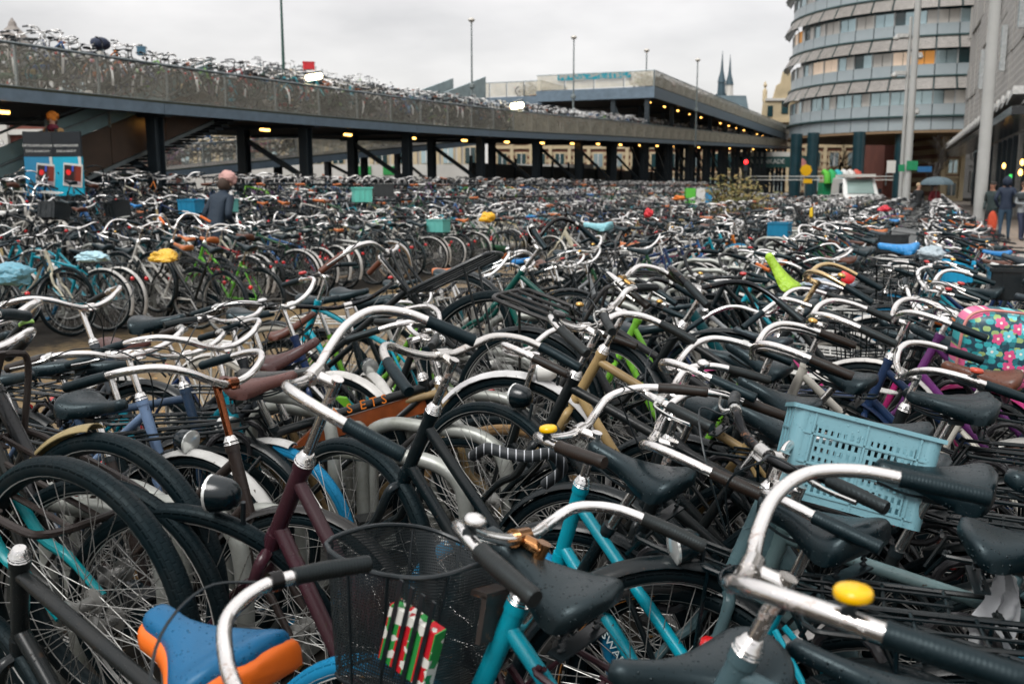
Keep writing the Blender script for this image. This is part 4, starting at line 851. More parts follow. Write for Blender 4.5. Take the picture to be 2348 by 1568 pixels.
def make_bike(cfg, detail=2):
    root_m, quill = bike_matrix(cfg)
    root = thing(cfg.get('name', 'bicycle'), cfg['label'], 'bicycle', group=cfg.get('group', 'bicycles parked in the lot'), M=root_m)
    fc = cfg['col']; gc = cfg.get('guard', BLACK); tc_ = cfg.get('tyre', (.002, .0062, .0082)); kind = cfg.get('frame', 'step'); bar = cfg.get('bar', 'sweep')
    barc = cfg.get('barc', (.78, .76, .74)); S = T4(HB) @ Matrix.Rotation(R_(cfg.get('steer', 0)), 4, SAX) @ T4(-HB)
    fr = obj('frame', ME['frame_'+kind], root, I4, fc)
    obj('fork', ME['fork'], root, S, cfg.get('forkc', fc))
    if detail > 1: obj('headset', ME['headset'], root, I4, (.7, .69, .67)); obj('seat_collar', ME['seat_collar'], root)
    for wh, c, M_ in (('r', RAX, I4), ('f', FAX, S)):
        if cfg.get('no_'+wh): continue
        W = obj('wheel', ME['rim'], root, M_ @ T4(c) @ Ry(random.random()*6), cfg.get('rimc', (.60, .59, .56)))
        tcol = cfg.get('tyre_'+wh, tc_)
        obj('tyre', ME['tyre_fat' if cfg.get('fat') else 'tyre'], W, I4, tcol); obj('spokes', ME['spokes'], W)
        if detail > 0: obj('hub', ME['hub_brake' if wh == 'f' and cfg.get('drum') else 'hub'], W)
    gs = cfg.get('guards', 'fr')
    if 'r' in gs: obj('mudguard', ME['guard_rear'], root, T4(RAX), gc)
    if 'f' in gs: obj('mudguard', ME['guard_front'], root, S @ T4(FAX), cfg.get('guardf', gc))
    if 's' in gs: obj('mudguard', ME['guard_stub'], root, S @ T4(FAX), cfg.get('guardf', gc))
    # cockpit
    clamp = T4(HT + SAX*quill + Vector((.05, 0, 0))); BM = S @ clamp
    if not cfg.get('nobar'): obj('stem', ME['stem'], root, BM, cfg.get('stemc', barc if barc[0] > .3 else (.6, .59, .57)))
    hbar = None if cfg.get('nobar') else obj('handlebar', ME['bar_'+bar], root, BM @ Ry(R_(cfg.get('barp', -9))) @ Matrix.Diagonal((cfg.get('bars', 1), cfg.get('bars', 1), 1, 1)), barc)
    gcol = cfg.get('grip', BLACK)
    if hbar:
        for sd in ('l', 'r'): obj('grip', ME[f'grip_{bar}_{sd}'], hbar, I4, gcol)
    if cfg.get('levers', 0):
        for sd in ('l', 'r'):
            if sd in cfg.get('lever_sides', 'lr'):
                obj('brake_lever', ME[f'lever_{bar}_{sd}'], hbar, I4, cfg.get('leverc', (.6, .6, .58))); obj('brake_cable', ME[f'cable_{bar}_{sd}'], hbar)
    if cfg.get('bell'):
        bc = cfg['bell']; sgn = cfg.get('bellside', 1); p = ME['bellpos_'+bar]
        obj('bell', ME['bell' if bc == 'chrome' or bc == 'brass' else 'bell_flat'], hbar, T4(Vector((p.x, p.y*sgn, p.z+.026))) @ Matrix.Scale(.62, 4), {'chrome': (.8, .79, .77), 'brass': (.62, .38, .12)}.get(bc) if isinstance(bc, str) else bc)
    # saddle
    sh = cfg.get('sh', 0); sd = obj('saddle', ME['sad_'+cfg.get('saddle', 'city')], root, T4(SADP + SAXT*sh) @ Rz(R_(cfg.get('syaw', 0))) @ Rx(R_(cfg.get('sroll', 0))) @ Ry(R_(cfg.get('stilt', -2))), cfg.get('sadc', BLACK))
    obj('seat_post', ME['seat_post'], sd, I4, (.66, .65, .63))
    if detail > 0: obj('saddle_springs', ME['springs'], sd)
    if cfg.get('rack', 1): obj('luggage_rack', ME['rack'], root, I4, cfg.get('rackc', BLACK))
    if cfg.get('case', 1): obj('chain_case', ME['chain_case'], root, I4, cfg.get('casec', BLACK))
    elif detail > 0: obj('chain', ME['chain'], root)
    if detail > 0:
        cr_ = obj('crank', ME['crank'], root)
        for s, a in ((-1, 35), (1, 215)): obj('pedal', ME['pedal'], cr_, T4(BB + Vector((.17*math.cos(R_(a)), s*.125, .17*math.sin(R_(a))))), (.02, .02, .02))
    if cfg.get('rearlight', 1): obj('rear_light', ME['rear_light'], root)
    if cfg.get('lamp', 0):
        Lm = obj('headlight', ME['headlight'], root, S @ HEADL, cfg.get('lampc', BLACK)); obj('lamp_bracket', ME['lamp_bracket'], root, S)
    if cfg.get('carrier'): obj('front_carrier', ME['carrier'], root, S @ T4((.90, 0, .98)) @ Ry(R_(cfg.get('carrier_tilt', 0))) @ T4((-.90, 0, -.98)), cfg.get('carrierc', (.02, .02, .02)))
    if detail > 1:
        obj('kickstand', ME['kickstand'], root)
        if cfg.get('lock', 1): obj('frame_lock', ME['frame_lock'], root, T4((.10, 0, .62)) @ Ry(R_(-50)) @ Rz(0) @ Rx(0) @ T4((0, 0, 0)), (.02, .02, .022))
    if cfg.get('skirt'): obj('skirt_guard', ME['skirt_guard'], root, I4, cfg['skirt'])
    if cfg.get('basket'): obj('basket', ME['basket'], root, S @ T4((1.10, 0, .74)), BLACK)
    if cfg.get('boxed'): obj('rear_box', ME['rear_box'], root, T4((-.09, 0, .775)), cfg['boxed'])
    for nm, me, M_, c in cfg.get('extra', []): obj(nm, me, root, M_, c)
    cfg['root'] = root; cfg['M'] = root_m; cfg['S'] = S; cfg['BM'] = root_m @ BM
    return root
# ------------------------------------------------------------------ hero bicycles near the camera
random.seed(3)
TEAL = (.004, .235, .33); TURQ = (.0, .27, .36); MAROON = (.035, .010, .016); GOLD = (.36, .25, .11); CHROME = (.88, .87, .85); BROWN = (.11, .038, .02); TAN = (.40, .12, .03); NAVY = (.012, .03, .08); STEEL = (.055, .10, .115); LBLUE = (.17, .26, .42); BLUET = (.01, .17, .33); CREAM = (.55, .50, .38); YEL = (.75, .42, .0); GREEN = (.30, .55, .12); RED = (.42, .03, .03); RUSTB = (.28, .13, .06)
G_R = 'bicycles nosed into the near rack, plaza side'; G_L = 'bicycles nosed into the near rack, aisle side'
H = []
def hero(label, u, v, d, hd, **k):
    if k.get('by', 'clamp') == 'clamp': d *= 1.2
    k.update(label=label, tgt=at(u, v, d), hd=hd); k.setdefault('group', G_R); k.setdefault('levers', 0); H.append(k); return k
# plaza-side bicycles, facing left
H1 = hero('maroon bicycle with tall silver swept handlebar and black front lamp', 735, 852, 1.62, 143, col=MAROON, frame='step', bar='sweep', barp=-6, bars=.86, lamp=1, saddle='city', quill=.22, rackc=MAROON, guards='r', sadc=(.006, .011, .013), steer=28, lean=0, lock=0)
H2 = hero('silver swept handlebar with thick black grip cropped by the bottom edge', 548, 1640, 1.0, 198, col=(.02, .02, .02), frame='step', bar='city', barp=2, saddle='city', levers=1, lever_sides='r', leverc=(.03, .03, .03), guards='r', rack=0)
H3 = hero('turquoise bicycle with rusty stem and big black mesh basket in front', 1192, 1232, 1.42, 148, col=TURQ, frame='step', bar='city', barc=CHROME, stemc=(.35, .17, .07), bell='chrome', bellside=1, guards='r', lean=12, steer=0, tyre_f=BLUET, saddle='sport', quill=.12)
H4 = hero('steel-blue bicycle with large chrome handlebar and yellow bell at lower right', 1722, 1305, 1.10, 157, barp=7, col=STEEL, frame='diamond', bar='sweep', bell=YEL, bellside=1, guards='r', quill=.13, sh=.02)
H5 = hero('turquoise bicycle with chrome handlebar and yellow bell behind the basket', 1335, 985, 2.0, 133, col=TURQ, frame='step', bar='city', bell=YEL, bellside=1, tyre_f=BLUET, guards='r', saddle='wide', sh=.03, lean=3, barp=3, steer=18)
H6 = hero('black bicycle with scuffed chrome city handlebar behind the two hoops', 1008, 815, 2.15, 147, col=BLACK, frame='step', bar='city', barc=(.62, .60, .57), guards='r', steer=-8, fat=1, rimc=(.012, .014, .015))
H7 = hero('gold-brown bicycle with chequered grips and brake levers', 1405, 705, 2.75, 150, col=GOLD, frame='diamond', bar='flat', levers=1, lamp=1, lampc=(.75, .74, .7), guards='fr', guardf=(.6, .6, .6), steer=12)
H8 = hero('black bicycle with round black lamp and rusty collar beside the gold one', 1338, 752, 2.5, 152, col=(.0045, .008, .0095), frame='diamond', bar='city', lamp=1, guards='r', steer=-10, bell=(.02, .02, .02), rimc=(.012, .014, .015))
H9 = hero('black bicycle with chrome bell and drooping chrome handlebar', 1545, 845, 2.5, 155, col=(.0045, .008, .0095), frame='step', bar='sweep', bell='chrome', bellside=1, guards='fr', levers=1, lever_sides='r')
H10 = hero('black bicycle with brass bell and curved chrome bar before three saddles', 1735, 805, 2.7, 160, col=(.0045, .008, .0095), frame='loop', bar='sweep', bell='brass', bellside=-1, guards='fr')
H11 = hero('black bicycle with chrome bars and red bell at the right edge', 2068, 860, 2.65, 163, col=(.0045, .008, .0095), frame='step', bar='sweep', bell=(.45, .06, .03), bellside=1, guards='fr', steer=4)
H12 = hero('grey-teal electric bicycle with deep down tube and black bar', 1748, 1035, 1.80, 175, col=(.075, .135, .15), frame='ebike', bar='flat', barc=(.02, .022, .024), levers=1, leverc=(.55, .55, .53), lamp=1, guards='fr', saddle='wide', sh=.03, rackc=BLACK, steer=18, quill=.10)
H13 = hero('black bicycle with thick black grip left of the blue crate', 1528, 905, 2.32, 153, col=(.0045, .008, .0095), frame='diamond', bar='city', guards='fr', saddle='wide', sh=-.02, levers=1, lever_sides='l')
H14 = hero('black bicycle with brass bell and dark grips above the blue mudguard', 1852, 640, 3.7, 156, col=(.0045, .008, .0095), frame='step', bar='sweep', barc=(.6, .45, .25), bell='brass', bellside=1, guards='fr')
H15 = hero('dark bicycle with rusty gold stem and curled bar end', 1425, 640, 3.25, 155, col=(.02, .022, .024), frame='diamond', bar='city', levers=1, guards='fr', stemc=(.4, .24, .08), carrier=1)
H16 = hero('green bicycle with tall black handlebar beyond the gold-brown one', 1222, 560, 4.5, 150, col=(.0, .07, .055), frame='diamond', bar='high', barc=(.03, .03, .03), levers=1, guards='fr')
H17 = hero('black bicycle with black swept bar behind the gold-brown one', 1588, 660, 3.1, 148, col=(.0045, .008, .0095), frame='diamond', bar='sweep', barc=(.03, .032, .034), guards='fr', steer=-20)
H18 = hero('white bicycle with brown saddle and white mudguards near the floral bag', 1860, 740, 3.1, 158, col=(.55, .53, .47), frame='step', bar='sweep', saddle='city', sadc=BROWN, guards='fr', guardf=(.5, .5, .47), guard=(.5, .5, .47), tyre=(.10, .05, .035))
H19 = hero('navy bicycle with blue luggage rack carrying the floral bag', 2050, 735, 3.25, 160, col=NAVY, frame='step', bar='sweep', rackc=NAVY, guards='fr', guard=NAVY, saddle='city')
H20 = hero('black bicycle whose wet saddle rises beside the blue crate', 1500, 1010, 2.05, 160, col=(.0045, .008, .0095), frame='step', bar='sweep', barp=-10, guards='fr', saddle='wide', sh=.03, lean=-4)
# aisle-side bicycles, facing right
H21 = hero('bicycle with bare teal fork and large front wheel at the left edge', 188, 1392, 2.12, -27, by='front', col=(.0, .21, .24), forkc=(.0, .25, .28), frame='diamond', bar='flat', guards='', group=G_L, saddle='sport', fat=1, lean=3)
H22 = hero('bicycle with gold front mudguard stub behind the teal fork wheel', 262, 1318, 2.32, -25, by='front', col=(.02, .022, .024), frame='step', bar='sweep', guards='sr', guardf=(.34, .27, .13), group=G_L, fat=1, lean=-2)
H23 = hero('chrome-barred bicycle with green bell and rusty black front carrier', -85, 815, 1.9, -24, col=(.015, .017, .015), frame='step', bar='city', bell=GREEN, bellside=1, carrier=1, carrier_tilt=34, carrierc=(.028, .022, .02), group=G_L, guards='r', steer=6)
H24 = hero('bicycle with rust-red stem and chrome handlebar near the oxblood saddle', 522, 880, 2.3, -32, col=(.025, .018, .016), frame='step', bar='sweep', stemc=(.22, .07, .03), group=G_L, guards='fr', steer=15, quill=.24, guardf=(.02, .02, .02))
H25 = hero('light blue bicycle with chrome bar and black front lamp by the aisle', 318, 812, 2.75, -20, col=LBLUE, frame='step', bar='city', levers=1, group=G_L, lamp=1, guards='fr', guardf=(.55, .55, .53), guard=(.55, .55, .53), steer=-6)
H26 = hero('dark blue bicycle with wide chrome bar over the wet aisle', 425, 815, 2.95, -24, col=(.03, .06, .11), frame='diamond', bar='city', levers=1, group=G_L, lamp=1, lampc=(.6, .6, .58), guards='fr')
H27 = hero('bicycle with flat silver bar and small silver bell over the aisle', 548, 735, 3.3, -22, col=(.02, .025, .03), frame='step', bar='flat', bell=(.6, .6, .6), levers=1, leverc=(.03, .03, .03), group=G_L, guards='r', saddle='city', sadc=(.09, .035, .028))
H28 = hero('black bicycle with wooden frame panel and orange lettering', 968, 775, 3.05, 24, col=(.0045, .008, .0095), frame='twin', bar='flat', levers=1, group=G_L, guards='r', saddle='city', sadc=(.10, .04, .032), case=0)
H29 = hero('black carrier bicycle with brown grips and raised front wheel', 888, 562, 3.7, -16, col=(.0045, .008, .0095), frame='diamond', bar='city', grip=BROWN, levers=1, carrier=1, carrierc=(.014, .018, .02), group=G_L, guards='', fat=1, saddle='sport', sadc=(.10, .035, .022), steer=8)
H30 = hero('stripped black bicycle with blue and orange saddle at the lower left corner', 452, 1440, 1.57, 142, by='saddle', col=(.006, .009, .01), frame='diamond', nobar=1, saddle='wide', sadc=(.0, .085, .20), guards='r', rack=0, group=G_L, pitch=0, lean=-4, sh=-.04)
H31 = hero('slim gold-framed bicycle with dark sport saddle and tan tyres', 620, 850, 3.57, 10, by='saddle', col=(.30, .21, .10), frame='diamond', bar='flat', saddle='sport', sadc=(.035, .03, .027), group=G_L, guards='r', pitch=0, case=0, tyre=(.30, .19, .09))
H32 = hero('bicycle with wet oxblood saddle tilted beside the aisle', 655, 795, 4.0, -2, by='saddle', col=(.02, .02, .02), frame='step', bar='sweep', saddle='city', sadc=(.075, .03, .026), group=G_L, stilt=-22, pitch=0)
H33 = hero('slate bicycle with black bar on the far left over the carrier', 205, 705, 3.4, -22, col=(.06, .07, .08), frame='step', bar='sweep', levers=1, group=G_L, guards='fr')
# more wheels standing in the hoops between them
H34 = hero('bicycle with bright blue front tyre behind the maroon frame', 640, 1135, 3.5, -28, by='front', col=(.0, .22, .30), frame='step', bar='sweep', tyre_f=BLUET, guards='s', guardf=(.6, .6, .58), group=G_L, pitch=0)
H35 = hero('black bicycle with narrow rim inside the double hoop', 1075, 1105, 3.6, 152, by='front', col=(.0045, .008, .0095), frame='step', bar='sweep', guards='s', guardf=(.05, .06, .065), pitch=0, rimc=(.012, .014, .015))
H37 = hero('black bicycle with grey-striped tyre at the right edge', 2340, 1312, 3.17, 160, by='rear', col=(.0045, .008, .0095), frame='step', bar='sweep', fat=1, rimc=(.012, .014, .015))
H38 = hero('steel-grey bicycle cropped by the lower right corner', 2230, 1905, 1.89, -14, by='rear', col=(.04, .075, .09), frame='step', bar='city', pitch=0, rimc=(.012, .014, .015))
H39 = hero('light blue bicycle with white chipped rear mudguard below the yellow bell', 2010, 1784, 2.06, -18, by='rear', col=(.03, .26, .42), frame='step', bar='city', guard=(.6, .57, .55), pitch=0, quill=.09)
H40 = hero('dark bicycle with orange-brown rim left of the steel-blue one', 1560, 1500, 2.3, 158, by='front', col=(.10, .16, .165), frame='diamond', bar='city', tyre=(.02, .02, .02), guards='r', pitch=0, quill=.09, rimc=(.42, .17, .04))
H41 = hero('dark bicycle standing by the thick pole on the plaza edge', 2262, 535, 29.5, 60, by='rear', col=(.008, .012, .014), frame='step', bar='sweep', guards='fr', pitch=0, group='bicycles on the plaza edge')
H42 = hero('dark bicycle with bare black rear wheel at the right edge above the floral bag', 2345, 735, 6.4, 150, by='rear', col=(.008, .012, .014), frame='diamond', bar='city', guards='', pitch=0, fat=1)
H43 = hero('black bicycle with tan saddle beside the pink frame on the plaza side', 2150, 690, 5.2, 152, by='saddle', col=(.01, .013, .015), frame='step', bar='sweep', saddle='city', sadc=(.42, .11, .025), guards='fr', pitch=0)
H44 = hero('pink bicycle behind the oxblood saddle on the plaza side', 2100, 790, 4.5, 156, by='saddle', col=(.55, .03, .20), frame='step', bar='sweep', saddle='city', guards='fr', guard=(.5, .03, .18), pitch=0)
H45 = hero('black bicycle with orange grips before the pink-hatted woman', 505, 480, 10.4, 150, by='rear', col=(.005, .008, .009), frame='diamond', bar='high', grip=(.6, .13, .02), guards='fr', pitch=9)
H46 = hero('white bicycle left of the orange-gripped one across the aisle', 440, 480, 10.8, 158, by='rear', col=(.5, .49, .45), frame='step', bar='sweep', guards='fr', pitch=8, sadc=(.40, .12, .03))
H47 = hero('green bicycle right of the orange-gripped one across the aisle', 590, 480, 10.8, 154, by='rear', col=(.10, .36, .03), frame='step', bar='city', guards='fr', pitch=7)
HX = []
WET[0] = True
for i, k in enumerate(H): k.setdefault('grip', [BLACK, (.008, .009, .009), (.014, .014, .013), BLACK, (.02, .012, .008)][i % 5]); make_bike(k, 2)
WET[0] = False
# lettering on frames
MT['orange_print'] = plain('orange_print', (.75, .20, .02), .5, var=.05); MT['grey_print'] = plain('grey_print', (.5, .6, .6), .5, var=.05)
def tube_text(cfg, txt, size, a, b_, mat_, y=-.0185, flip=False, lift=0):
    a, b_ = Vector(a), Vector(b_); d = (b_-a).normalized(); ang = math.atan2(d.z, d.x)
    c = (a+b_)/2; M_ = T4(c+Vector((0, y, lift))) @ Ry(-ang) @ Rx(R_(90))
    if y > 0: M_ = T4(c+Vector((0, y, lift))) @ Ry(-ang) @ Rz(R_(180)) @ Rx(R_(90))
    o = obj('lettering', text_mesh(txt, size, MT[mat_]), cfg['root'], M_); o['kind'] = 'stuff'; return o
tube_text(H28, 'R A  S  E T S', .05, STT, HT-SAX*.03, 'orange_print', -.019)
obj('wooden_panel', MB().add([(p[0], y, p[1]) for y in (-.008, .008) for p in ((.36, .655), (.885, .735), (.865, .81), (.44, .725))], [(0, 1, 2, 3), (7, 6, 5, 4), (0, 4, 5, 1), (1, 5, 6, 2), (2, 6, 7, 3), (3, 7, 4, 0)]).mesh('wooden_panel', [plain('varnished_wood', (.22, .055, .014), .35, var=.35, scale=14)], False), H28['root'])
tube_text(H3, 'SWAPFIETS', .032, BB, HB, 'grey_print', .019); tube_text(H5, 'SWAPFIETS', .032, BB, HB, 'grey_print', .019)
tube_text(H6, 'SW', .03, BB.lerp(HB, .3), HB, 'white_print', .019); tube_text(H12, 'S', .03, BB, HB, 'grey_print', .02)
# orange flank of the blue saddle
obj('saddle_flank', saddle_mesh('saddle_flank', .144, .137, .133, .042, .075, .010, 1.1), H30['root'], T4(SADP + SAXT*-.04 + Vector((0, 0, -.019))) @ Ry(R_(-2)), (.72, .14, .012))
# ------------------------------------------------------------------ rows of individual bicycles beyond
PAL = [((.002, .007, .0095), 48, 'black'), ((.012, .026, .031), 8, 'dark grey'), ((.0, .055, .065), 11, 'dark teal'), ((.012, .03, .09), 7, 'navy'), ((.03, .12, .30), 4, 'blue'), ((.0, .26, .34), 6, 'turquoise'), ((.55, .53, .48), 7, 'white'), ((.30, .32, .33), 5, 'silver'),
       ((.35, .02, .02), 2, 'red'), ((.02, .09, .04), 4, 'green'), ((.14, .38, .03), 1.5, 'lime'), ((.55, .16, .02), 1.5, 'orange'), ((.14, .03, .16), 1.5, 'purple'), ((.42, .33, .16), 2, 'gold'), ((.05, .012, .018), 2, 'maroon'), ((.45, .07, .20), 1, 'pink'), ((.5, .47, .36), 2, 'cream')]
SPAL = [(BLACK, 84, 'black saddle'), ((.10, .038, .022), 10, 'brown saddle'), ((.42, .12, .03), 8, 'tan saddle'), ((.02, .025, .03), 5, 'dark saddle'), ((.5, .5, .48), 1.5, 'white saddle'), ((.02, .16, .40), 1.5, 'blue saddle')]
def pick(P): return random.choices(P, [p[1] for p in P])[0]
slots = []
def row(q, side, s0, s1, name, step=.37, skip=None):
    """side -1: plaza side of the rack, facing left; +1: aisle side, facing right"""
    s = s0; i = 0
    while s < s1:
        i += 1; hi = (i % 2)
        slots.append(dict(q=q+side*.42, s=s+random.uniform(-.05, .05), side=side, hi=hi, row=name)); s += step*random.uniform(.82, 1.2)
RN = {'a': 'the plaza-side row', 'b': 'the aisle-side near row', 'c': 'the wet-aisle tail-light row', 'd': 'the second rack far row', 'e': 'the third rack row', 'f': 'the shaded deck row', 'g': 'the loose middle row', 'h': 'the outermost plaza row', 'i': 'the far aisle row'}
row(0, -1, 4.4, 64, 'a'); row(-1.35, -1, 5.4, 60, 'h', .42); row(3.9, -1, 15, 60, 'i', .42); row(9.9, 1, 12, 66, 'g', .5); row(0, 1, 4.6, 64, 'b'); row(7.9, -1, 4, 70, 'c'); row(7.9, 1, 6, 70, 'd'); row(11.2, -1, 8, 64, 'g', .45); row(14.2, -1, 8, 74, 'e'); row(14.2, 1, 8, 74, 'f')
row(20, -1, 26, 60, 'f', .6)
CL = HT + SAX*.17 + Vector((.05, 0, 0))
cand = []
for k in slots:
    hd = math.degrees(math.atan2(RX, -RY)) if k['side'] < 0 else math.degrees(math.atan2(-RX, RY))
    k['hd'] = hd + random.gauss(0, 10); k['lean'] = random.gauss(0, 7); k['steer'] = random.gauss(0, 30); k['pitchd'] = (random.uniform(2, 8) if k['hi'] else 0)
    if random.random() < .14: k['hd'] += 180; k['flip'] = 1
    # front axle stands near the rack
    p = lot(k['s'], k['q']); g = gz(p.x, p.y); c = math.cos(R_(k['hd'])); s_ = math.sin(R_(k['hd']))
    org = Vector((p.x, p.y, g)) if k.get('flip') else Vector((p.x - c*1.1, p.y - s_*1.1, g)); k['org'] = org; k['clamp'] = org + Vector((c*.85, s_*.85, 1.1))
    pr = proj(k['clamp']); prb = proj(org + Vector((0, 0, .5)))
    if not pr or not prb or (pr[0] < -150 and prb[0] < -150) or (pr[0] > 2500 and prb[0] > 2500): continue
    k['d'] = pr[2]; cand.append(k)
# rule out places taken by the near ones
def clash(k):
    for h in H:
        m_ = h['M'] @ Vector((.55, 0, .5)); c = k['org'] + (k['clamp']-k['org'])*.62
        if (Vector((m_.x, m_.y, 0))-Vector((c.x, c.y, 0))).length < .20: return True
    return False
cand = [k for k in cand if not clash(k)]
cand.sort(key=lambda k: k['d'])
NIND = 258
indiv, rest = cand[:NIND], cand[NIND:]
cnt = {}
for i, k in enumerate(indiv):
    fc, _, fn = pick(PAL); scol, _, sn = pick(SPAL); n = cnt[k['row']] = cnt.get(k['row'], 0)+1
    chromeb = random.random() < .74; basket = False
    cfg = dict(label='%s bicycle with %s and %s bar, %s in %s' % (fn, sn, 'chrome' if chromeb else 'black', ORD(n), RN[k['row']]), hd=k['hd'], lean=k['lean'], steer=k['steer'], pitch=k['pitchd'], by='front',
        col=fc, sadc=scol, saddle=random.choice(['city', 'city', 'wide', 'sport']), frame=random.choices(['step', 'diamond', 'loop', 'ebike'], [45, 25, 22, 8])[0], bar=random.choices(['sweep', 'city', 'flat', 'high'], [38, 36, 18, 8])[0],
        barc=CHROME if chromeb else (.03, .033, .035), grip=BLACK if random.random() < .94 else random.choice([BROWN, (.4, .10, .02)]), guards=random.choices(['fr', 'r', 'sr'], [75, 15, 10])[0], guard=random.choices([BLACK, fc, (.62, .61, .58)], [56, 18, 26])[0],
        sh=random.uniform(-.04, .07), barp=random.uniform(-26, -1), quill=random.uniform(.06, .17), basket=random.random() < .10, boxed=random.choice([(.01, .014, .016), (.01, .014, .016), (.02, .2, .35), (.12, .4, .36), (.25, .26, .26)]) if k['d'] > 9 and random.random() < .03 else None, rack=random.random() < .85, rackc=BLACK if random.random() < .8 else (.6, .6, .57), carrier=random.random() < .09, lamp=random.random() < .4,
        bell=random.choice([None, None, 'chrome', 'brass', (.4, .03, .03)]) if i < 120 else None, levers=1 if i < 90 and random.random() < .45 else 0, tyre=(.003, .0065, .008) if random.random() < .93 else random.choice([(.33, .22, .12), (.4, .38, .33)]),
        rimc=random.choice([(.58, .57, .54), (.5, .5, .48), (.012, .014, .015), (.012, .014, .015), (.10, .10, .10)]), ground=k['org'].z, lock=0, group='bicycles of '+RN[k['row']], case=random.random() < .7, casec=BLACK if random.random() < .85 else fc)
    if fn == 'turquoise' and random.random() < .6: cfg['tyre_f'] = BLUET
    # rear contact point fixes the place; the front rides up by the pitch
    cfg['by'] = 'rear'; cfg['tgt'] = k['org'] + Vector((0, 0, WR)); k['cfg'] = cfg
    WET[0] = k['d'] < 5.5; make_bike(cfg, 1 if k['d'] < 9 else 0); WET[0] = False
# ------------------------------------------------------------------ the mass of far bicycles: one object
def low_bike(frame, bar, spokes=True):
    V, F, G = [], [], []     # groups: 0 frame 1 tyre 2 chrome bar 3 saddle 4 grip 5 mudguard 6 red
    def addmb(mb, g):
        o = len(V); V.extend(mb.v)
        for f in mb.f:
            for j in range(1, len(f)-1): F.append((f[0]+o, f[j]+o, f[j+1]+o)); G.append(g)
    for c in (RAX, FAX):
        mb = MB(); n = 14; pr_ = [(WR, 0), (WR-.022, -.02), (WR-.045, 0), (WR-.022, .02)]
        vs = [(c.x+r*math.cos(2*math.pi*i/n), y, c.z+r*math.sin(2*math.pi*i/n)) for i in range(n) for r, y in pr_]
        mb.add(vs, [(i*4+k, i*4+(k+1) % 4, ((i+1) % n)*4+(k+1) % 4, ((i+1) % n)*4+k) for i in range(n) for k in range(4)]); addmb(mb, 1)
        if spokes:
            mb = MB()
            for i in range(5): a = math.pi*i/5; v_ = Vector((math.cos(a), 0, math.sin(a))); mb.add([c+v_*.3+Vector((0, .003, 0)), c+v_*.3-Vector((0, .003, 0)), c-v_*.3-Vector((0, .003, 0)), c-v_*.3+Vector((0, .003, 0))], [(0, 1, 2, 3)])
            addmb(mb, 7)
    mb = MB(); mb.tube([HB, HT], .02, 4); mb.tube([BB, STT], .017, 4); mb.tube([HB, BB], .018, 4); mb.tube([HT, STT] if frame else [HT, Vector((.4, 0, .44))], .016, 4); mb.tube([RAX, BB], .014, 3); mb.tube([RAX, STT], .014, 3); mb.tube([HB, FAX], .018, 4); mb.box((.24, -.06, .31), (.62, .03, .12)); addmb(mb, 0)
    mb = MB(); cl = HT+SAX*.17+Vector((.05, 0, 0)); mb.tube([HT, cl], .014, 4); h = [Vector(p) for p in BARS[bar]]; full = [Vector((p.x, -p.y, p.z)) for p in reversed(h)] + h[1:]; mb.tube([p+cl for p in full[1:-1]], .0155, 4); mb.tube([STT, SADP], .014, 4); addmb(mb, 2)
    mb = MB()
    for s in (1, -1): a, c = [Vector((p.x, s*p.y, p.z))+cl for p in (h[-2], h[-1])]; mb.tube([a, c], .02, 5)
    addmb(mb, 4)
    mb = MB(); S_ = SADP+Vector((0, 0, .0)); 
    P = [(-.125, .05, 0), (-.10, .095, .008), (-.02, .08, .0), (.05, .035, -.004), (.15, .02, -.002)]; vs = []
    for x, w_, z in P: vs += [(S_.x+x, w_, S_.z+z-.03), (S_.x+x, w_*.6, S_.z+z+.005), (S_.x+x, -w_*.6, S_.z+z+.005), (S_.x+x, -w_, S_.z+z-.03), (S_.x+x, 0, S_.z+z-.06)]
    fs = [(i*5+k, (i+1)*5+k, (i+1)*5+(k+1) % 5, i*5+(k+1) % 5) for i in range(4) for k in range(5)] + [(4, 3, 2, 1, 0), (20, 21, 22, 23, 24)]; mb.add(vs, fs); addmb(mb, 3)
    mb = MB()
    for c, a0, a1 in ((RAX, 62, 200), (FAX, 28, 190)):
        n = 7; vs = []
        for i in range(n+1): a = R_(a0+(a1-a0)*i/n); vs += [(c.x+.366*math.cos(a), y, c.z+.366*math.sin(a)) for y in (-.026, .026)]
        mb.add(vs, [(2*i, 2*i+1, 2*i+3, 2*i+2) for i in range(n)])
    mb.add([(-.33, -.065, .765), (.18, -.06, .765), (.18, -.05, .765), (-.33, -.05, .765), (-.33, .05, .765), (.18, .05, .765), (.18, .06, .765), (-.33, .065, .765)], [(0, 1, 2, 3), (4, 5, 6, 7)]); addmb(mb, 5)
    mb = MB(); mb.box((-.36, 0, .60), (.02, .045, .05)); addmb(mb, 6)
    return np.array(V, np.float32), np.array(F, np.int32), np.array(G, np.int32)
LOW = [low_bike(fr, bk) for fr in (0, 1) for bk in ('sweep', 'city', 'flat')]
places = []
for k in rest: places.append((k['org'], k['hd'], k['lean'], k['pitchd'], k['row']))
def deckrow(s0, s1, q, side, zf, step=.42, raise_=.35):
    s = s0
    while s < s1:
        c = LOTM @ Vector((s, q, zf(s))); hd = math.degrees(math.atan2(RX, -RY)) if side < 0 else math.degrees(math.atan2(-RX, RY)); hd += random.gauss(48, 16)*(1 if side > 0 else -1)
        o = Vector((c.x-math.cos(R_(hd))*.55, c.y-math.sin(R_(hd))*.55, c.z+random.uniform(.0, raise_))); pr = proj(o+Vector((0, 0, .6)))
        if pr and -80 < pr[0] < 2400: places.append((o, hd, random.gauss(0, 6), random.uniform(0, 9), 'deck'))
        s += step*random.uniform(.8, 1.25)
f1 = lambda s: zD1(s)+.27
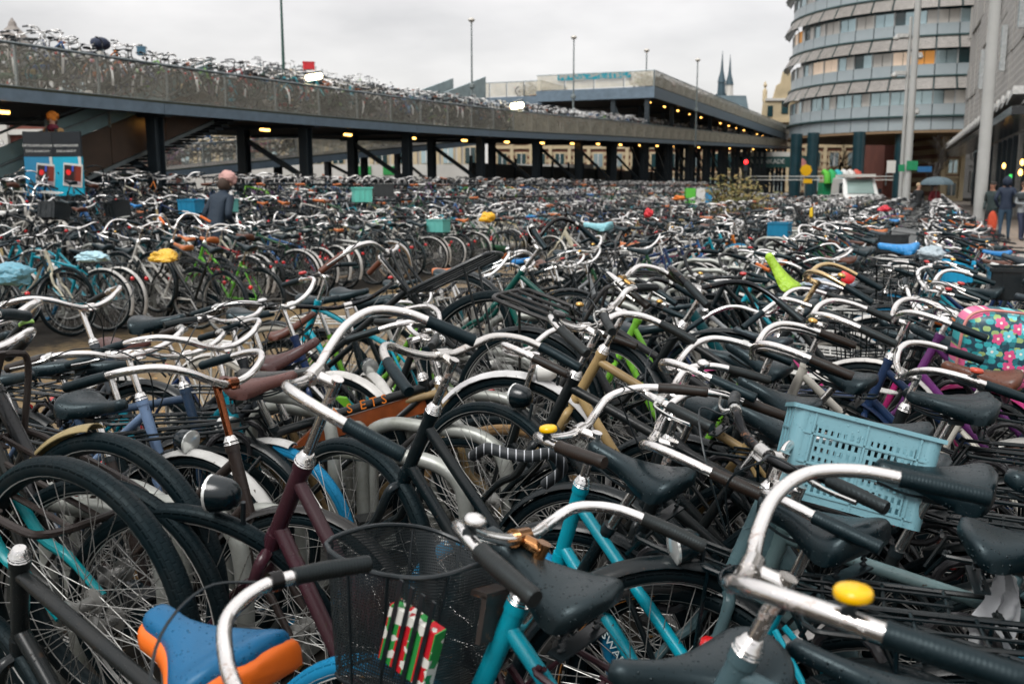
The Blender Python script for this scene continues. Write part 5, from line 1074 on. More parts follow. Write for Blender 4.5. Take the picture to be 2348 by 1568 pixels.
deckrow(8, 130, Q1+.95, 1, f1, .30, .3); deckrow(8, 130, Q1+1.25, -1, f1, .32, .34); deckrow(8, 130, Q1+5.6, -1, f1, .38, .5)
deckrow(16, 60, 27.2, 1, lambda s: zD2(s)+.32, .4); deckrow(37.5, 49.5, 26.4, 1, lambda s: 5.82, .36, .5); deckrow(37.5, 49.5, 28.6, -1, lambda s: 5.82, .4)
deckrow(66, 136, Q1+1.2, 1, lambda s: 8.15, .45, .3); deckrow(67, 72, Q1+10, 1, lambda s: 7.8, .4, .4)
VV, FF, CC, MM = [], [], [], []; base = 0
cols_np = [np.array(p[0]) for p in PAL]; wts = np.array([p[1] for p in PAL]); wts = wts/wts.sum(); rng = np.random.default_rng(4)
for (o, hd, ln, pt, rw) in places:
    V, F, G = LOW[rng.integers(len(LOW))]
    M_ = np.array(T4(o) @ Rz(R_(hd)) @ Rx(R_(ln)) @ Ry(-R_(pt)))
    VV.append(V @ M_[:3, :3].T + M_[:3, 3]); FF.append(F+base); base += len(V)
    fc = cols_np[rng.choice(len(cols_np), p=wts)]; sad = np.array(pick(SPAL)[0]); ch = np.array(CHROME if rng.random() < .78 else (.03, .033, .035)); gd = np.array(BLACK) if rng.random() < .7 else np.array((.55, .55, .52))
    tab = np.array([fc, (.004, .009, .011), ch, sad, BLACK if rng.random() < .96 else (.35, .09, .02), gd, (.45, .012, .012), (.10, .10, .095)])
    CC.append(tab[G]); MM.append(np.where((G == 2) & (ch[0] > .3), 1, 0))
VV = np.concatenate(VV).astype(np.float32); FF = np.concatenate(FF).astype(np.int32); CC = np.concatenate(CC).astype(np.float32); MM = np.concatenate(MM).astype(np.int32)
me = bpy.data.meshes.new('bicycle_mass'); nF = len(FF)
me.vertices.add(len(VV)); me.vertices.foreach_set('co', VV.ravel()); me.loops.add(nF*3); me.loops.foreach_set('vertex_index', FF.ravel())
me.polygons.add(nF); me.polygons.foreach_set('loop_start', np.arange(0, nF*3, 3, dtype=np.int32)); me.polygons.foreach_set('material_index', MM)
at_ = me.attributes.new('paint', 'FLOAT_COLOR', 'FACE'); at_.data.foreach_set('color', np.concatenate([CC, np.ones((nF, 1), np.float32)], 1).ravel())
for nm, met, rg in (('mass_paint', 0, .35), ('mass_chrome', .9, .3)):
    m, nt, b = newmat(nm); a = nd(nt, 'ShaderNodeAttribute', attribute_name='paint'); nt.links.new(a.outputs['Color'], b.inputs['Base Color']); b.inputs['Metallic'].default_value = met; b.inputs['Roughness'].default_value = rg; me.materials.append(m)
me.update(calc_edges=True); me.validate()
o = obj('bicycle_mass', me); tag(o, 'hundreds of farther parked bicycles filling the lot and the decks', 'bicycles', kind='stuff')
print('individual', len(indiv)+len(H), 'mass', len(places), 'tris', nF)
# ------------------------------------------------------------------ racks
def hoop(w_, h_, r=.0235):
    P = crom([(-w_/2, 0, -.02), (-w_/2, 0, h_*.45), (-w_/2, 0, h_-.16), (-w_/2+.035, 0, h_-.05), (-w_/2+.14, 0, h_), (0, 0, h_), (w_/2-.14, 0, h_), (w_/2-.035, 0, h_-.05), (w_/2, 0, h_-.16), (w_/2, 0, h_*.45), (w_/2, 0, -.02)], 5)
    return MB().tube(P, r, 12).mesh('hoop', [MT['galv']])
HP = [hoop(.52, .72), hoop(.46, .55), hoop(.5, .82)]; HBIG = hoop(.60, .78, .025)
LOTI = LOTM.inverted()
for nm, q, s0, s1, lb in (('bicycle_rack', 0, 1.7, 22, 'row of galvanised steel hoops holding the nearest front wheels'), ('bicycle_rack', 7.9, 6, 28, 'second row of steel hoops across the wet aisle')):
    t_ = thing(nm, lb, 'bicycle rack', M=LOTM, group='bicycle racks'); s = s0; i = 0
    if q == 0:      # the hoops that stand clear between the near wheels
        for (u, v, d, w_) in ((1105, 822, 4.75, 8), (705, 942, 3.72, -6), (868, 1045, 3.10, 5), (990, 982, 3.42, -3), (345, 1150, 2.75, 4), (1075, 905, 4.2, 0)):
            c = LOTI @ at(u, v, d); obj('hoop', HBIG, t_, T4((c.x, c.y, c.z-.78)) @ Rz(R_(90+w_)))
    mb = MB()
    for dq in (-.12, .12): mb.box(((s0+s1)/2, q+dq, .03), (s1-s0, .05, .04))
    obj('base_rail', mb.mesh('base_rail', [MT['galv']], False), t_)
    while s < s1:
        obj('hoop', HP[i % 3], t_, T4((s, q+(.16 if i % 2 else -.16), .02)) @ Rz(R_(90+random.uniform(-3, 3)))); s += .40; i += 1
# ------------------------------------------------------------------ things on and around the bicycles
random.seed(17)
def ellip(r, n=16, m=10, M=None):
    mb = MB(); vs = []; fs = []
    for i in range(1, m):
        a = math.pi*i/m
        for k in range(n): b_ = 2*math.pi*k/n; vs.append(Vector((r[0]*math.sin(a)*math.cos(b_), r[1]*math.sin(a)*math.sin(b_), r[2]*math.cos(a))))
    vs += [Vector((0, 0, r[2])), Vector((0, 0, -r[2]))]
    for i in range(m-2):
        for k in range(n): l = (k+1) % n; fs.append((i*n+k, (i+1)*n+k, (i+1)*n+l, i*n+l))
    for k in range(n): l = (k+1) % n; fs.append((len(vs)-2, k, l)); fs.append((len(vs)-1, (m-2)*n+l, (m-2)*n+k))
    return mb.add([M @ v if M else v for v in vs], fs)
from mathutils import noise as mnoise
def lumpy(r, seed, amp=.18, n=30, m=20):
    mb = ellip(r, n, m); o = Vector((seed*1.7, seed*.3, seed)); out = []
    for v in mb.v:
        d = Vector((v[0]/r[0], v[1]/r[1], v[2]/r[2])); k = 1+amp*1.1*mnoise.noise(d*1.3+o)+amp*.8*abs(mnoise.noise(d*3.1+o))-amp*.35*abs(mnoise.noise(d*7+o)); out.append((v[0]*k, v[1]*k, v[2]*k))
    mb.v = out; return mb
def crumpled(r, seed):
    mb = lumpy(r, seed, .42, 40, 26); mb.v = [(x, y, z if z > -r[2]*.5 else -r[2]*.5+(z+r[2]*.5)*.5) for x, y, z in mb.v]; return mb
# wire basket on the rusty-stemmed turquoise bicycle
m, nt, b = newmat('wire_mesh'); uvn = coords(nt, None, 'Object'); sx = nd(nt, 'ShaderNodeSeparateXYZ'); nt.links.new(uvn, sx.inputs[0])
def fr_(nt, v_, k): return math_(nt, 'ABSOLUTE', math_(nt, 'SUBTRACT', math_(nt, 'FRACT', math_(nt, 'MULTIPLY', v_, k)), .5))
al = math_(nt, 'LESS_THAN', math_(nt, 'MINIMUM', fr_(nt, math_(nt, 'ADD', sx.outputs[0], sx.outputs[1]), 150), fr_(nt, sx.outputs[2], 150)), .235)
nt.links.new(al, b.inputs['Alpha']); b.inputs['Base Color'].default_value = (.012, .017, .019, 1); b.inputs['Roughness'].default_value = .35; MT['wire'] = m
BK = H3['M'] @ H3['S'] @ T4((1.06, .02, .68)) @ Matrix.Scale(.84, 4)
bk = thing('wire_basket', 'black fine-mesh wire basket hanging before the rusty-stemmed turquoise bicycle', 'basket', M=BK)
def ring(z, hx, hy, r, sag=0):
    P = []
    for i in range(40):
        a = 2*math.pi*i/40; c, s = math.cos(a), math.sin(a); k = (abs(c)**5+abs(s)**5)**(-.2)
        P.append(Vector((hx*c*k, hy*s*k, z+sag*math.cos(2*a))))
    return P
lo, hi_ = ring(0, .115, .15, 0), ring(.275, .16, .205, 0, .018)
mb = MB(); rows_ = 8
for r_i in range(rows_+1): mb.add([lo[i].lerp(hi_[i], r_i/rows_)*(1) + Vector((0, 0, 0)) for i in range(40)], [])
mb.f = [(r_i*40+i, r_i*40+(i+1) % 40, (r_i+1)*40+(i+1) % 40, (r_i+1)*40+i) for r_i in range(rows_) for i in range(40)] + [tuple(range(39, -1, -1))]; mb.m = [0]*len(mb.f)
obj('mesh_wall', mb.mesh('mesh_wall', [MT['wire']]), bk); obj('rim', MB().tube(hi_, .0055, 8, closed=True).mesh('rim', [MT['dark_metal']]), bk); obj('base_ring', MB().tube(lo, .004, 6, closed=True).mesh('base_ring', [MT['dark_metal']]), bk)
for k in (4, 8, 12, 16, 24, 28, 32, 36): obj('upright_wire', MB().tube([lo[k]*1.01, hi_[k]*1.01], .0028, 6).mesh('upright_wire', [MT['dark_metal']]), bk)
obj('bracket', MB().box((-.17, 0, .23), (.04, .09, .012)).box((-.185, 0, .18), (.012, .09, .1)).mesh('bracket', [metal('rusty_bracket', (.05, .04, .035), .5, .15, 30, .3)], False), bk)
# printed package strapped to the basket
m, nt, b = newmat('festive_print'); co = coords(nt); v_ = nd(nt, 'ShaderNodeTexVoronoi'); v_.inputs['Scale'].default_value = 38; nt.links.new(co, v_.inputs['Vector']); sp = nd(nt, 'ShaderNodeSeparateColor'); nt.links.new(v_.outputs['Color'], sp.inputs[0])
sx = nd(nt, 'ShaderNodeSeparateXYZ'); nt.links.new(co, sx.inputs[0]); st_ = math_(nt, 'GREATER_THAN', math_(nt, 'FRACT', math_(nt, 'MULTIPLY', sx.outputs[0], 14)), .5)
c = mixc(nt, st_, (.45, .012, .02), (.02, .22, .045)); c = mixc(nt, math_(nt, 'GREATER_THAN', sp.outputs[0], .72), c, (.6, .6, .55)); nt.links.new(c, b.inputs['Base Color']); b.inputs['Roughness'].default_value = .3; MT['festive'] = m
pk = thing('printed_package', 'red, green and white printed package held by black straps on the mesh basket', 'package', M=BK @ T4((-.12, .185, .14)) @ Ry(R_(-14)) @ Rx(R_(-12)) @ Matrix.Scale(.8, 4))
obj('box', MB().box((0, 0, 0), (.15, .04, .16)).mesh('box', [MT['festive']], False), pk)
for x in (-.05, -.015, .02, .055): obj('strap', MB().box((x, .0235, .03), (.012, .004, .26)).mesh('strap', [MT['dark_metal']], False), pk)
# pale blue crate
m, nt, b = newmat('crate_plastic'); f = noise(nt, coords(nt), 9, 4); nt.links.new(mixc(nt, f, (.12, .27, .32), (.18, .35, .40)), b.inputs['Base Color']); b.inputs['Roughness'].default_value = .35; bump(nt, b, drops(nt, 130, .5), .7, .002); MT['crate'] = m
CM = T4(at(1950, 1065, 2.42)) @ Rz(R_(-14)) @ Ry(R_(12)) @ Rx(R_(-13)) @ Matrix.Scale(.84, 4)
cr_ = thing('plastic_crate', 'pale blue perforated plastic crate strapped above a luggage rack', 'crate', M=CM)
def perforated(Lx, Hz, nx, nz, m0):
    mb = MB(); t = .004
    ex = (Lx-2*m0); bw = ex/nx
    mb.box((-Lx/2+m0/2, 0, 0), (m0, t, Hz)); mb.box((Lx/2-m0/2, 0, 0), (m0, t, Hz)); mb.box((0, 0, -Hz/2+.012), (ex, t, .024)); mb.box((0, 0, Hz/2-.02), (ex, t, .04))
    zh = (Hz-.064)/nz
    for i in range(nx+1): mb.box((-ex/2+i*bw, 0, -.008), (bw*.52, t, Hz-.064))
    for j in range(nz+1): mb.box((0, .0005, -Hz/2+.024+j*zh), (ex, t, zh*.42))
    for j in range(0, nz+1, 3): mb.box((0, -.003, -Hz/2+.024+j*zh), (Lx, .006, .006))
    for x in (-ex/2-.01, 0, ex/2+.01): mb.box((x, -.003, 0), (.006, .006, Hz))
    return mb.mesh('side_wall', [MT['crate']], False)
cw, cd_, ch_ = .40, .30, .26
PW, PD = perforated(cw-.06, ch_, 15, 7, .035), perforated(cd_-.06, ch_, 10, 7, .03)
obj('side_wall', PW, cr_, T4((0, -cd_/2, 0))); obj('side_wall', PW, cr_, T4((0, cd_/2, 0)) @ Rz(math.pi)); obj('side_wall', PD, cr_, T4((cw/2, 0, 0)) @ Rz(R_(90))); obj('side_wall', PD, cr_, T4((-cw/2, 0, 0)) @ Rz(R_(-90)))
for sx_ in (-1, 1):
    for sy in (-1, 1): obj('corner_post', MB().lathe([(.03, -ch_/2), (.031, ch_/2)], 14).mesh('corner_post', [MT['crate']]), cr_, T4((sx_*(cw/2-.026), sy*(cd_/2-.026), 0)))
mb = MB(); mb.box((0, -cd_/2-.004, ch_/2), (cw+.02, .016, .012)); mb.box((0, cd_/2+.004, ch_/2), (cw+.02, .016, .012)); mb.box((-cw/2-.004, 0, ch_/2), (.016, cd_-.01, .0125)); mb.box((cw/2+.004, 0, ch_/2), (.016, cd_-.01, .0125)); obj('rim', mb.mesh('rim', [MT['crate']], False), cr_); obj('floor_plate', MB().box((0, 0, -ch_/2+.004), (cw-.02, cd_-.02, .006)).mesh('floor_plate', [MT['crate']], False), cr_)
# floral pannier
m, nt, b = newmat('floral_print'); co = coords(nt)
def flowers(nt, scale, pet, thr, seed):
    mp_ = nd(nt, 'ShaderNodeMapping'); mp_.inputs['Location'].default_value = (seed, 0, seed*.7); nt.links.new(co, mp_.inputs['Vector'])
    sxx = nd(nt, 'ShaderNodeSeparateXYZ'); nt.links.new(mp_.outputs[0], sxx.inputs[0]); cb = nd(nt, 'ShaderNodeCombineXYZ'); nt.links.new(sxx.outputs[0], cb.inputs[0]); nt.links.new(sxx.outputs[2], cb.inputs[1])
    v_ = nd(nt, 'ShaderNodeTexVoronoi', voronoi_dimensions='2D'); v_.inputs['Scale'].default_value = scale; v_.inputs['Randomness'].default_value = .75; nt.links.new(cb.outputs[0], v_.inputs['Vector'])
    df = nd(nt, 'ShaderNodeVectorMath', operation='SUBTRACT'); nt.links.new(cb.outputs[0], df.inputs[0]); nt.links.new(v_.outputs['Position'], df.inputs[1]); sd_ = nd(nt, 'ShaderNodeSeparateXYZ'); nt.links.new(df.outputs[0], sd_.inputs[0])
    an = math_(nt, 'ARCTAN2', sd_.outputs[1], sd_.outputs[0]); k = math_(nt, 'ADD', .30, math_(nt, 'MULTIPLY', math_(nt, 'ABSOLUTE', math_(nt, 'COSINE', math_(nt, 'MULTIPLY', an, pet/2))), .16))
    sp = nd(nt, 'ShaderNodeSeparateColor'); nt.links.new(v_.outputs['Color'], sp.inputs[0])
    ins = math_(nt, 'MULTIPLY', math_(nt, 'LESS_THAN', v_.outputs['Distance'], k), math_(nt, 'LESS_THAN', sp.outputs[1], thr)); eye = math_(nt, 'LESS_THAN', v_.outputs['Distance'], .1)
    return ins, eye, sp.outputs[0]
c = mixc(nt, maprange(nt, noise(nt, co, 40, 3), .5, .56), (.012, .05, .075), (.02, .16, .19))
i3, e3, r3 = flowers(nt, 34, 2, .75, 3.1); c = mixc(nt, i3, c, mixc(nt, math_(nt, 'GREATER_THAN', r3, .5), (.30, .42, .16), (.03, .33, .36)))
i1, e1, r1 = flowers(nt, 20, 5, .6, 1.3); c = mixc(nt, i1, c, mixc(nt, math_(nt, 'GREATER_THAN', r1, .45), (.15, .55, .60), (.62, .08, .22))); c = mixc(nt, math_(nt, 'MULTIPLY', i1, e1), c, (.8, .7, .62))
i2, e2, r2 = flowers(nt, 12, 6, .5, 7.7); c = mixc(nt, i2, c, (.68, .13, .28)); c = mixc(nt, math_(nt, 'MULTIPLY', i2, e2), c, (.85, .55, .55))
nt.links.new(c, b.inputs['Base Color']); b.inputs['Roughness'].default_value = .4; MT['floral'] = m
def pillow(w_, d_, h_, n=18, pw_=.45):
    mb = ellip((1, 1, 1), 28, 18); out = []
    for v in mb.v: out.append(tuple(math.copysign(abs(c)**pw_, c)*s for c, s in zip(v, (w_/2, d_/2, h_/2))))
    mb.v = out; return mb
fp = thing('floral_bag', 'dark teal double pannier printed with pink and aqua flowers', 'bag', M=T4(at(2315, 800, 3.7)) @ Rz(R_(-14)) @ Ry(R_(6)))
obj('bag_body', pillow(.40, .26, .30).mesh('bag_body', [MT['floral']]), fp); obj('binding', MB().tube([(.2*math.copysign(abs(math.cos(a))**.45, math.cos(a)), -.05, .15*math.copysign(abs(math.sin(a))**.45, math.sin(a))) for a in [2*math.pi*i/48 for i in range(48)]], .006, 6, closed=True).mesh('binding', [MT['pink']]), fp, T4((0, -.055, 0)))
# woven chain lock between two frames
m, nt, b = newmat('woven_sleeve'); co = coords(nt); wv = nd(nt, 'ShaderNodeTexWave'); wv.inputs['Scale'].default_value = 14; nt.links.new(co, wv.inputs['Vector']); nt.links.new(mixc(nt, maprange(nt, wv.outputs['Fac'], .95, .98), (.016, .02, .023), (.5, .52, .55)), b.inputs['Base Color']); b.inputs['Roughness'].default_value = .6; bump(nt, b, noise(nt, co, 300, 2), .4, .002)
ck = obj('chain_lock', MB().tube(crom([at(1085, 1045, 2.78), at(1118, 1028, 2.71), at(1165, 1040, 2.67), at(1215, 1046, 2.65), at(1262, 1040, 2.69), at(1290, 1075, 2.76), at(1250, 1110, 2.83)], 6), .0165, 12).mesh('chain_lock', [m])); tag(ck, 'black woven chain lock slung between two frames below the yellow bell', 'lock')
# cloth rag
vs, fs = [], []
for i in range(9):
    for j in range(22):
        t = j/21; w_ = .03*(.35+1.2*math.sin(math.pi*min(1, t*1.1))**.8)
        vs.append(((i/8-.5)*2*w_+.012*math.sin(t*9)+.004*random.uniform(-1, 1), .014*math.sin(i*1.7+t*5)+.006*random.uniform(-1, 1), -.30*t+(.012*random.uniform(-1, 1) if j == 21 else 0)))
for i in range(8):
    for j in range(21): fs.append((i*22+j, i*22+j+1, (i+1)*22+j+1, (i+1)*22+j))
rg_ = obj('cloth_rag', MB().add(vs, fs).mesh('cloth_rag', [MT['cloth']], angle=80), None, T4(at(2300, 1300, 1.95)), (.62, .64, .66)); tag(rg_, 'torn white rag tied to a tube at the right edge', 'rag')
# plastic wraps and bags on saddles farther off
for nm, lb, u, v, d, r, col, mt in (
    ('plastic_bag', 'pale blue plastic bag wrapped over a saddle at the left edge', 22, 632, 7.6, (.20, .15, .17), (.13, .33, .42), 'film'),
    ('plastic_bag', 'white and blue plastic bag under the tan saddle', 215, 590, 7.9, (.16, .12, .08), (.35, .55, .62), 'film'),
    ('plastic_bag', 'yellow and orange plastic bag tied over a saddle', 375, 590, 7.6, (.12, .12, .09), (.72, .42, .04), 'film'),
    ('saddle_cover', 'bright blue saddle cover in the plaza-side row', 2062, 560, 6.6, (.15, .09, .06), (.02, .22, .52), 'film'),
    ('plastic_bag', 'crumpled clear plastic bag beside the maroon saddle', 2135, 585, 6.4, (.10, .08, .08), (.35, .42, .46), 'film'),
    ('saddle_cover', 'lime green saddle cover tilted down between black bars', 1800, 622, 5.4, (.09, .06, .15), (.30, .50, .02), 'film'),
    ('saddle_cover', 'pale turquoise saddle cover among saddles beyond the gold-brown bicycle', 1372, 512, 8.5, (.12, .08, .05), (.2, .45, .5), 'film'),
    ('checked_bag', 'pale checked bag with red round light on a luggage rack', 1895, 655, 5.4, (.17, .12, .07), (.32, .38, .46), 'film'),
    ('delivery_bag', 'yellow and white bag standing among the mid-lot bars', 1117, 500, 11.5, (.10, .08, .11), (.75, .40, .02), 'film'),
    ('red_bag', 'small red bag hanging among bars right of centre', 1487, 490, 13, (.07, .05, .10), (.55, .02, .03), 'film'),
    ('carrier_bag', 'orange bag lying on bars among the far bicycles', 1558, 455, 21, (.16, .12, .10), (.65, .18, .03), 'cloth'),
    ('red_bag', 'red and white bag on bars near the van', 2028, 480, 15, (.12, .06, .08), (.55, .02, .04), 'film'),
    ('yellow_straps', 'pair of yellow straps on a bar below the bush', 1860, 490, 13, (.03, .03, .13), (.75, .5, .02), 'cloth')):
    if nm == 'saddle_cover': me = saddle_mesh(nm, .13, .14, .105, .036, .075, .010, 1.1); me.materials.clear(); me.materials.append(MT['film']); M_ = T4(at(u, v, d)) @ Rz(math.atan2(RX, -RY)+random.uniform(-.15, .15)) @ Ry(R_(-48 if 'tilted' in lb else 0))
    else: me = crumpled((r[0]*.8, r[1]*.8, r[2]*.6), int(u) % 97).mesh(nm, [MT[mt]], angle=50); M_ = T4(at(u, v, d)) @ Rz(random.uniform(-.6, .6))
    o = obj(nm, me, None, M_, col); tag(o, lb, nm.split('_')[-1])
rl = obj('round_light', MB().lathe([(.005, -.02), (.04, -.012), (.042, 0), (.032, .010), (.005, .013)], 18, T4(at(1943, 635, 5.2)) @ Rx(R_(70))).mesh('round_light', [MT['red']])); tag(rl, 'round red rear light on the checked bag', 'light')
# boxes and crates in the lot
def open_crate(nm, lb, u, v, d, w_, dd, h_, col, rz):
    t_ = thing(nm, lb, 'crate', M=T4(at(u, v, d)) @ Rz(R_(rz)), group='crates on bicycles'); th = .012
    for c_, s_ in (((0, -dd/2, 0), (w_, th, h_)), ((0, dd/2, 0), (w_, th, h_)), ((-w_/2, 0, 0), (th, dd-th, h_)), ((w_/2, 0, 0), (th, dd-th, h_)), ((0, 0, -h_/2), (w_, dd, th))): obj('side_wall' if c_[2] == 0 else 'floor_plate', MB().box(c_, s_).mesh('side_wall', [MT['gloss']], False), t_, None, col)
    mb = MB()
    for sy in (-1, 1): mb.box((0, sy*(dd/2+.008), h_/2), (w_+.03, .02, .025))
    for sx_ in (-1, 1): mb.box((sx_*(w_/2+.008), 0, h_/2), (.02, dd, .0255))
    obj('rim', mb.mesh('rim', [MT['gloss']], False), t_, None, col)
    for k in (-.3, 0, .3): obj('rib', MB().box((k*w_, -dd/2-.012, -.01), (.02, .012, h_*.9)).mesh('rib', [MT['gloss']], False), t_, None, col)
open_crate('bicycle_crate', 'mint green crate on a bicycle beyond the pink-hatted woman', 830, 447, 15.5, .27, .26, .22, (.12, .50, .42), 20)
open_crate('bicycle_crate', 'dark grey crate next to the mint green crate', 878, 437, 15.8, .30, .24, .19, (.03, .035, .038), 20)
open_crate('bicycle_crate', 'black crate on a luggage rack at the right edge', 2335, 650, 6.6, .36, .28, .20, (.014, .018, .02), -20)
open_crate('bicycle_crate', 'bright blue crate beside white saddle post on the plaza side', 2190, 622, 7.2, .22, .18, .14, (.02, .32, .55), -20)
open_crate('bicycle_crate', 'red box among bicycles on the lower deck', 708, 152, 29, .33, .3, .2, (.6, .02, .03), 10)
open_crate('bicycle_crate', 'small blue box among bicycles at the top of the lower deck', 325, 118, 25, .2, .2, .2, (.06, .16, .24), 10)
um = obj('dark_parasol', lumpy((.22, .22, .16), 5, .1).mesh('dark_parasol', [MT['cloth']]), None, T4(at(230, 101, 23)), (.02, .03, .06)); tag(um, 'dark blue patterned bundle above the lower deck fence', 'bundle')
gr = thing('green_white_bin', 'green, white and blue recycling bin near the bush', 'bin', loc=at(1605, 440, 41)+Vector((0, 0, -.85)))
for k, (x, col) in enumerate(((-.42, (.10, .45, .05)), (0, (.6, .6, .58)), (.34, (.03, .22, .42)))): obj('bin_panel', MB().box((x, 0, .5), ((.40, .38, .28)[k], .4, 1.0)).mesh('bin_panel', [MT['gloss']], False), gr, None, col)
# ------------------------------------------------------------------ information sign
IM = T4(at(128, 470, 18.6)) ; IZ = gz(*at(128, 470, 18.6).xy)
c0 = at(128, 470, 18.6); sg = thing('information_sign', 'two-sided blue information sign with dark header and red photographs', 'sign', loc=(c0.x, c0.y, IZ))
MT['sg_dark'] = plain('sign_dark', (.012, .016, .02), .35, var=.1); MT['sg_blue1'] = plain('sign_blue_shade', (.015, .20, .36), .35, var=.06); MT['sg_blue2'] = plain('sign_blue_light', (.01, .33, .48), .35, var=.06)
m, nt, b = newmat('red_light_photo'); co = coords(nt, None, 'Generated'); gsep = nd(nt, 'ShaderNodeSeparateXYZ'); nt.links.new(co, gsep.inputs[0])
dx = math_(nt, 'SUBTRACT', gsep.outputs[0], .25); dz = math_(nt, 'SUBTRACT', gsep.outputs[2], .62); r2_ = math_(nt, 'ADD', math_(nt, 'MULTIPLY', dx, dx), math_(nt, 'MULTIPLY', dz, dz))
c = mixc(nt, maprange(nt, gsep.outputs[0], .55, .75), (.02, .008, .008), (.18, .02, .008)); c = mixc(nt, math_(nt, 'LESS_THAN', r2_, .022), c, (.75, .02, .02)); c = mixc(nt, math_(nt, 'MULTIPLY', math_(nt, 'LESS_THAN', math_(nt, 'ABSOLUTE', math_(nt, 'SUBTRACT', gsep.outputs[0], .5)), .05), math_(nt, 'GREATER_THAN', gsep.outputs[2], .7)), c, (.03, .08, .5)); c = mixc(nt, math_(nt, 'LESS_THAN', gsep.outputs[2], .2), c, (.33, .28, .3)); nt.links.new(c, b.inputs['Base Color']); b.inputs['Roughness'].default_value = .3; MT['photo'] = m
zt = c0.z + (470-306)/FPX*18.6 - IZ
for k, (ang, w_, bl) in enumerate(((R_(180+14), .50, 'sg_blue1'), (R_(-12), .62, 'sg_blue2'))):
    M_ = Rz(ang if k else ang)          # face panel runs from the shared corner
    fx = Matrix.Identity(4) if k else Matrix.Identity(4)
    P0 = Vector((0, 0, 0)); dr_ = Vector((math.cos(ang), math.sin(ang), 0)); nrm = Vector((dr_.y, -dr_.x, 0)) if k else Vector((-dr_.y, dr_.x, 0))
    X = dr_ if k else -dr_; Y = Vector((0, 0, 1)).cross(X); F_ = Matrix(((X.x, Y.x, 0, 0), (X.y, Y.y, 0, 0), (0, 0, 1, 0), (0, 0, 0, 1)))
    cx_ = dr_*(w_/2); FM = T4(cx_) @ F_
    obj('panel', MB().box((0, .03, zt*.555), (w_-.004, .05, zt*.39)).mesh('panel', [MT[bl]], False), sg, FM); obj('header', MB().box((0, .03, zt*.875), (w_-.004, .054, zt*.25)).mesh('header', [MT['sg_dark']], False), sg, FM); obj('plinth', MB().box((0, .03, zt*.18), (w_-.004, .052, zt*.36)).mesh('plinth', [MT['sg_dark']], False), sg, FM)
    obj('photo_frame', MB().box((0, -.004, zt*.57), (w_*.66, .012, zt*.23)).mesh('photo_frame', [MT['white_far']], False), sg, FM @ Ry(R_(6))); obj('photo', MB().box((0, -.013, zt*.57), (w_*.58, .01, zt*.19)).mesh('photo', [MT['photo']], False), sg, FM @ Ry(R_(6)))
    for j, tx in enumerate(('FIETSLAMPLADDER', 'DAG & NACHT')): obj('lettering', text_mesh(tx, .062, MT['white_print'], .001, .15), sg, FM @ T4((0, -.002, zt*(.86-.055*j))) @ Rx(R_(90)))
    obj('pale_swash', MB().add([(w_*.38, 0, zt*.75), (w_*.49, 0, zt*.75), (w_*.49, 0, zt*.52), (w_*.45, 0, zt*.56), (w_*.40, 0, zt*.66)], [(0, 1, 2, 3, 4)]).mesh('pale_swash', [MT['white_far']], False), sg, FM)
obj('back_board', MB().box((0, .25, zt*.5), (.9, .04, zt*.96)).mesh('back_board', [MT['sg_dark']], False), sg)
# blue sprayed cloth on the corner platform fence
m, nt, b = newmat('sprayed_cloth'); f = noise(nt, coords(nt), 3.2, 5, .7); nt.links.new(mixc(nt, maprange(nt, f, .48, .52), (.32, .33, .30), (.0, .25, .33)), b.inputs['Base Color']); b.inputs['Roughness'].default_value = .8
bc = obj('fence_banner', MB().box((0, 0, 0), (5.2, .03, .36)).mesh('fence_banner', [m], False), None, T4(LOTM @ Vector((64.82, Q1+4.2, zU(0)+.72+.80))) @ Rz(math.atan2(RX, -RY))); tag(bc, 'turquoise sprayed banner on the corner platform fence', 'banner')
# ------------------------------------------------------------------ van
VM = T4((at(1981, 440, 53).x, at(1981, 440, 53).y, 0)) @ Rz(R_(-8)); vn = thing('delivery_van', 'white van with pale windscreen parked at the far end of the lot', 'van', M=VM)
m, nt, b = newmat('van_white'); b.inputs['Base Color'].default_value = (.62, .63, .61, 1); b.inputs['Roughness'].default_value = .3; b.inputs['Coat Weight'].default_value = .4; MT['van'] = m
def loft(prof, w0, w1, mat_, nm, par):   # side profile (y,z) swept across x with bevel
    n = len(prof); vs = []
    for x, k in ((-1, 0), (-.93, 1), (.93, 1), (1, 0)):
        cy = sum(p[0] for p in prof)/n; cz = sum(p[1] for p in prof)/n
        for (y, z) in prof: wv_ = (w0+(w1-w0)*min(1, max(0, (z-.9)/1.1)))/2; vs.append((x*wv_, cy+(y-cy)*(1 if k else .97), cz+(z-cz)*(1 if k else .97)))
    fs = [(l*n+i, l*n+(i+1) % n, (l+1)*n+(i+1) % n, (l+1)*n+i) for l in range(3) for i in range(n)] + [tuple(reversed(range(n))), tuple(range(3*n, 4*n))]
    return obj(nm, MB().add(vs, fs).mesh(nm, [mat_], angle=35), par)
loft([(0, .35), (-.02, .95), (.1, 1.05), (.75, 1.18), (1.45, 1.98), (1.6, 2.06), (4.6, 2.1), (4.75, 1.9), (4.8, .5), (4.7, .35)], 1.95, 1.72, MT['van'], 'body', vn)
mb = MB().add([(-.72, .735, 1.21), (.72, .735, 1.21), (.68, 1.36, 1.93), (-.68, 1.36, 1.93)], [(0, 1, 2, 3)]); m, nt, b = newmat('windscreen'); b.inputs['Base Color'].default_value = (.25, .34, .32, 1); b.inputs['Roughness'].default_value = .1; b.inputs['Metallic'].default_value = .3; mb.v = [(x, y-.02, z+.012) for x, y, z in mb.v]; obj('windscreen', mb.mesh('windscreen', [m], False), vn)
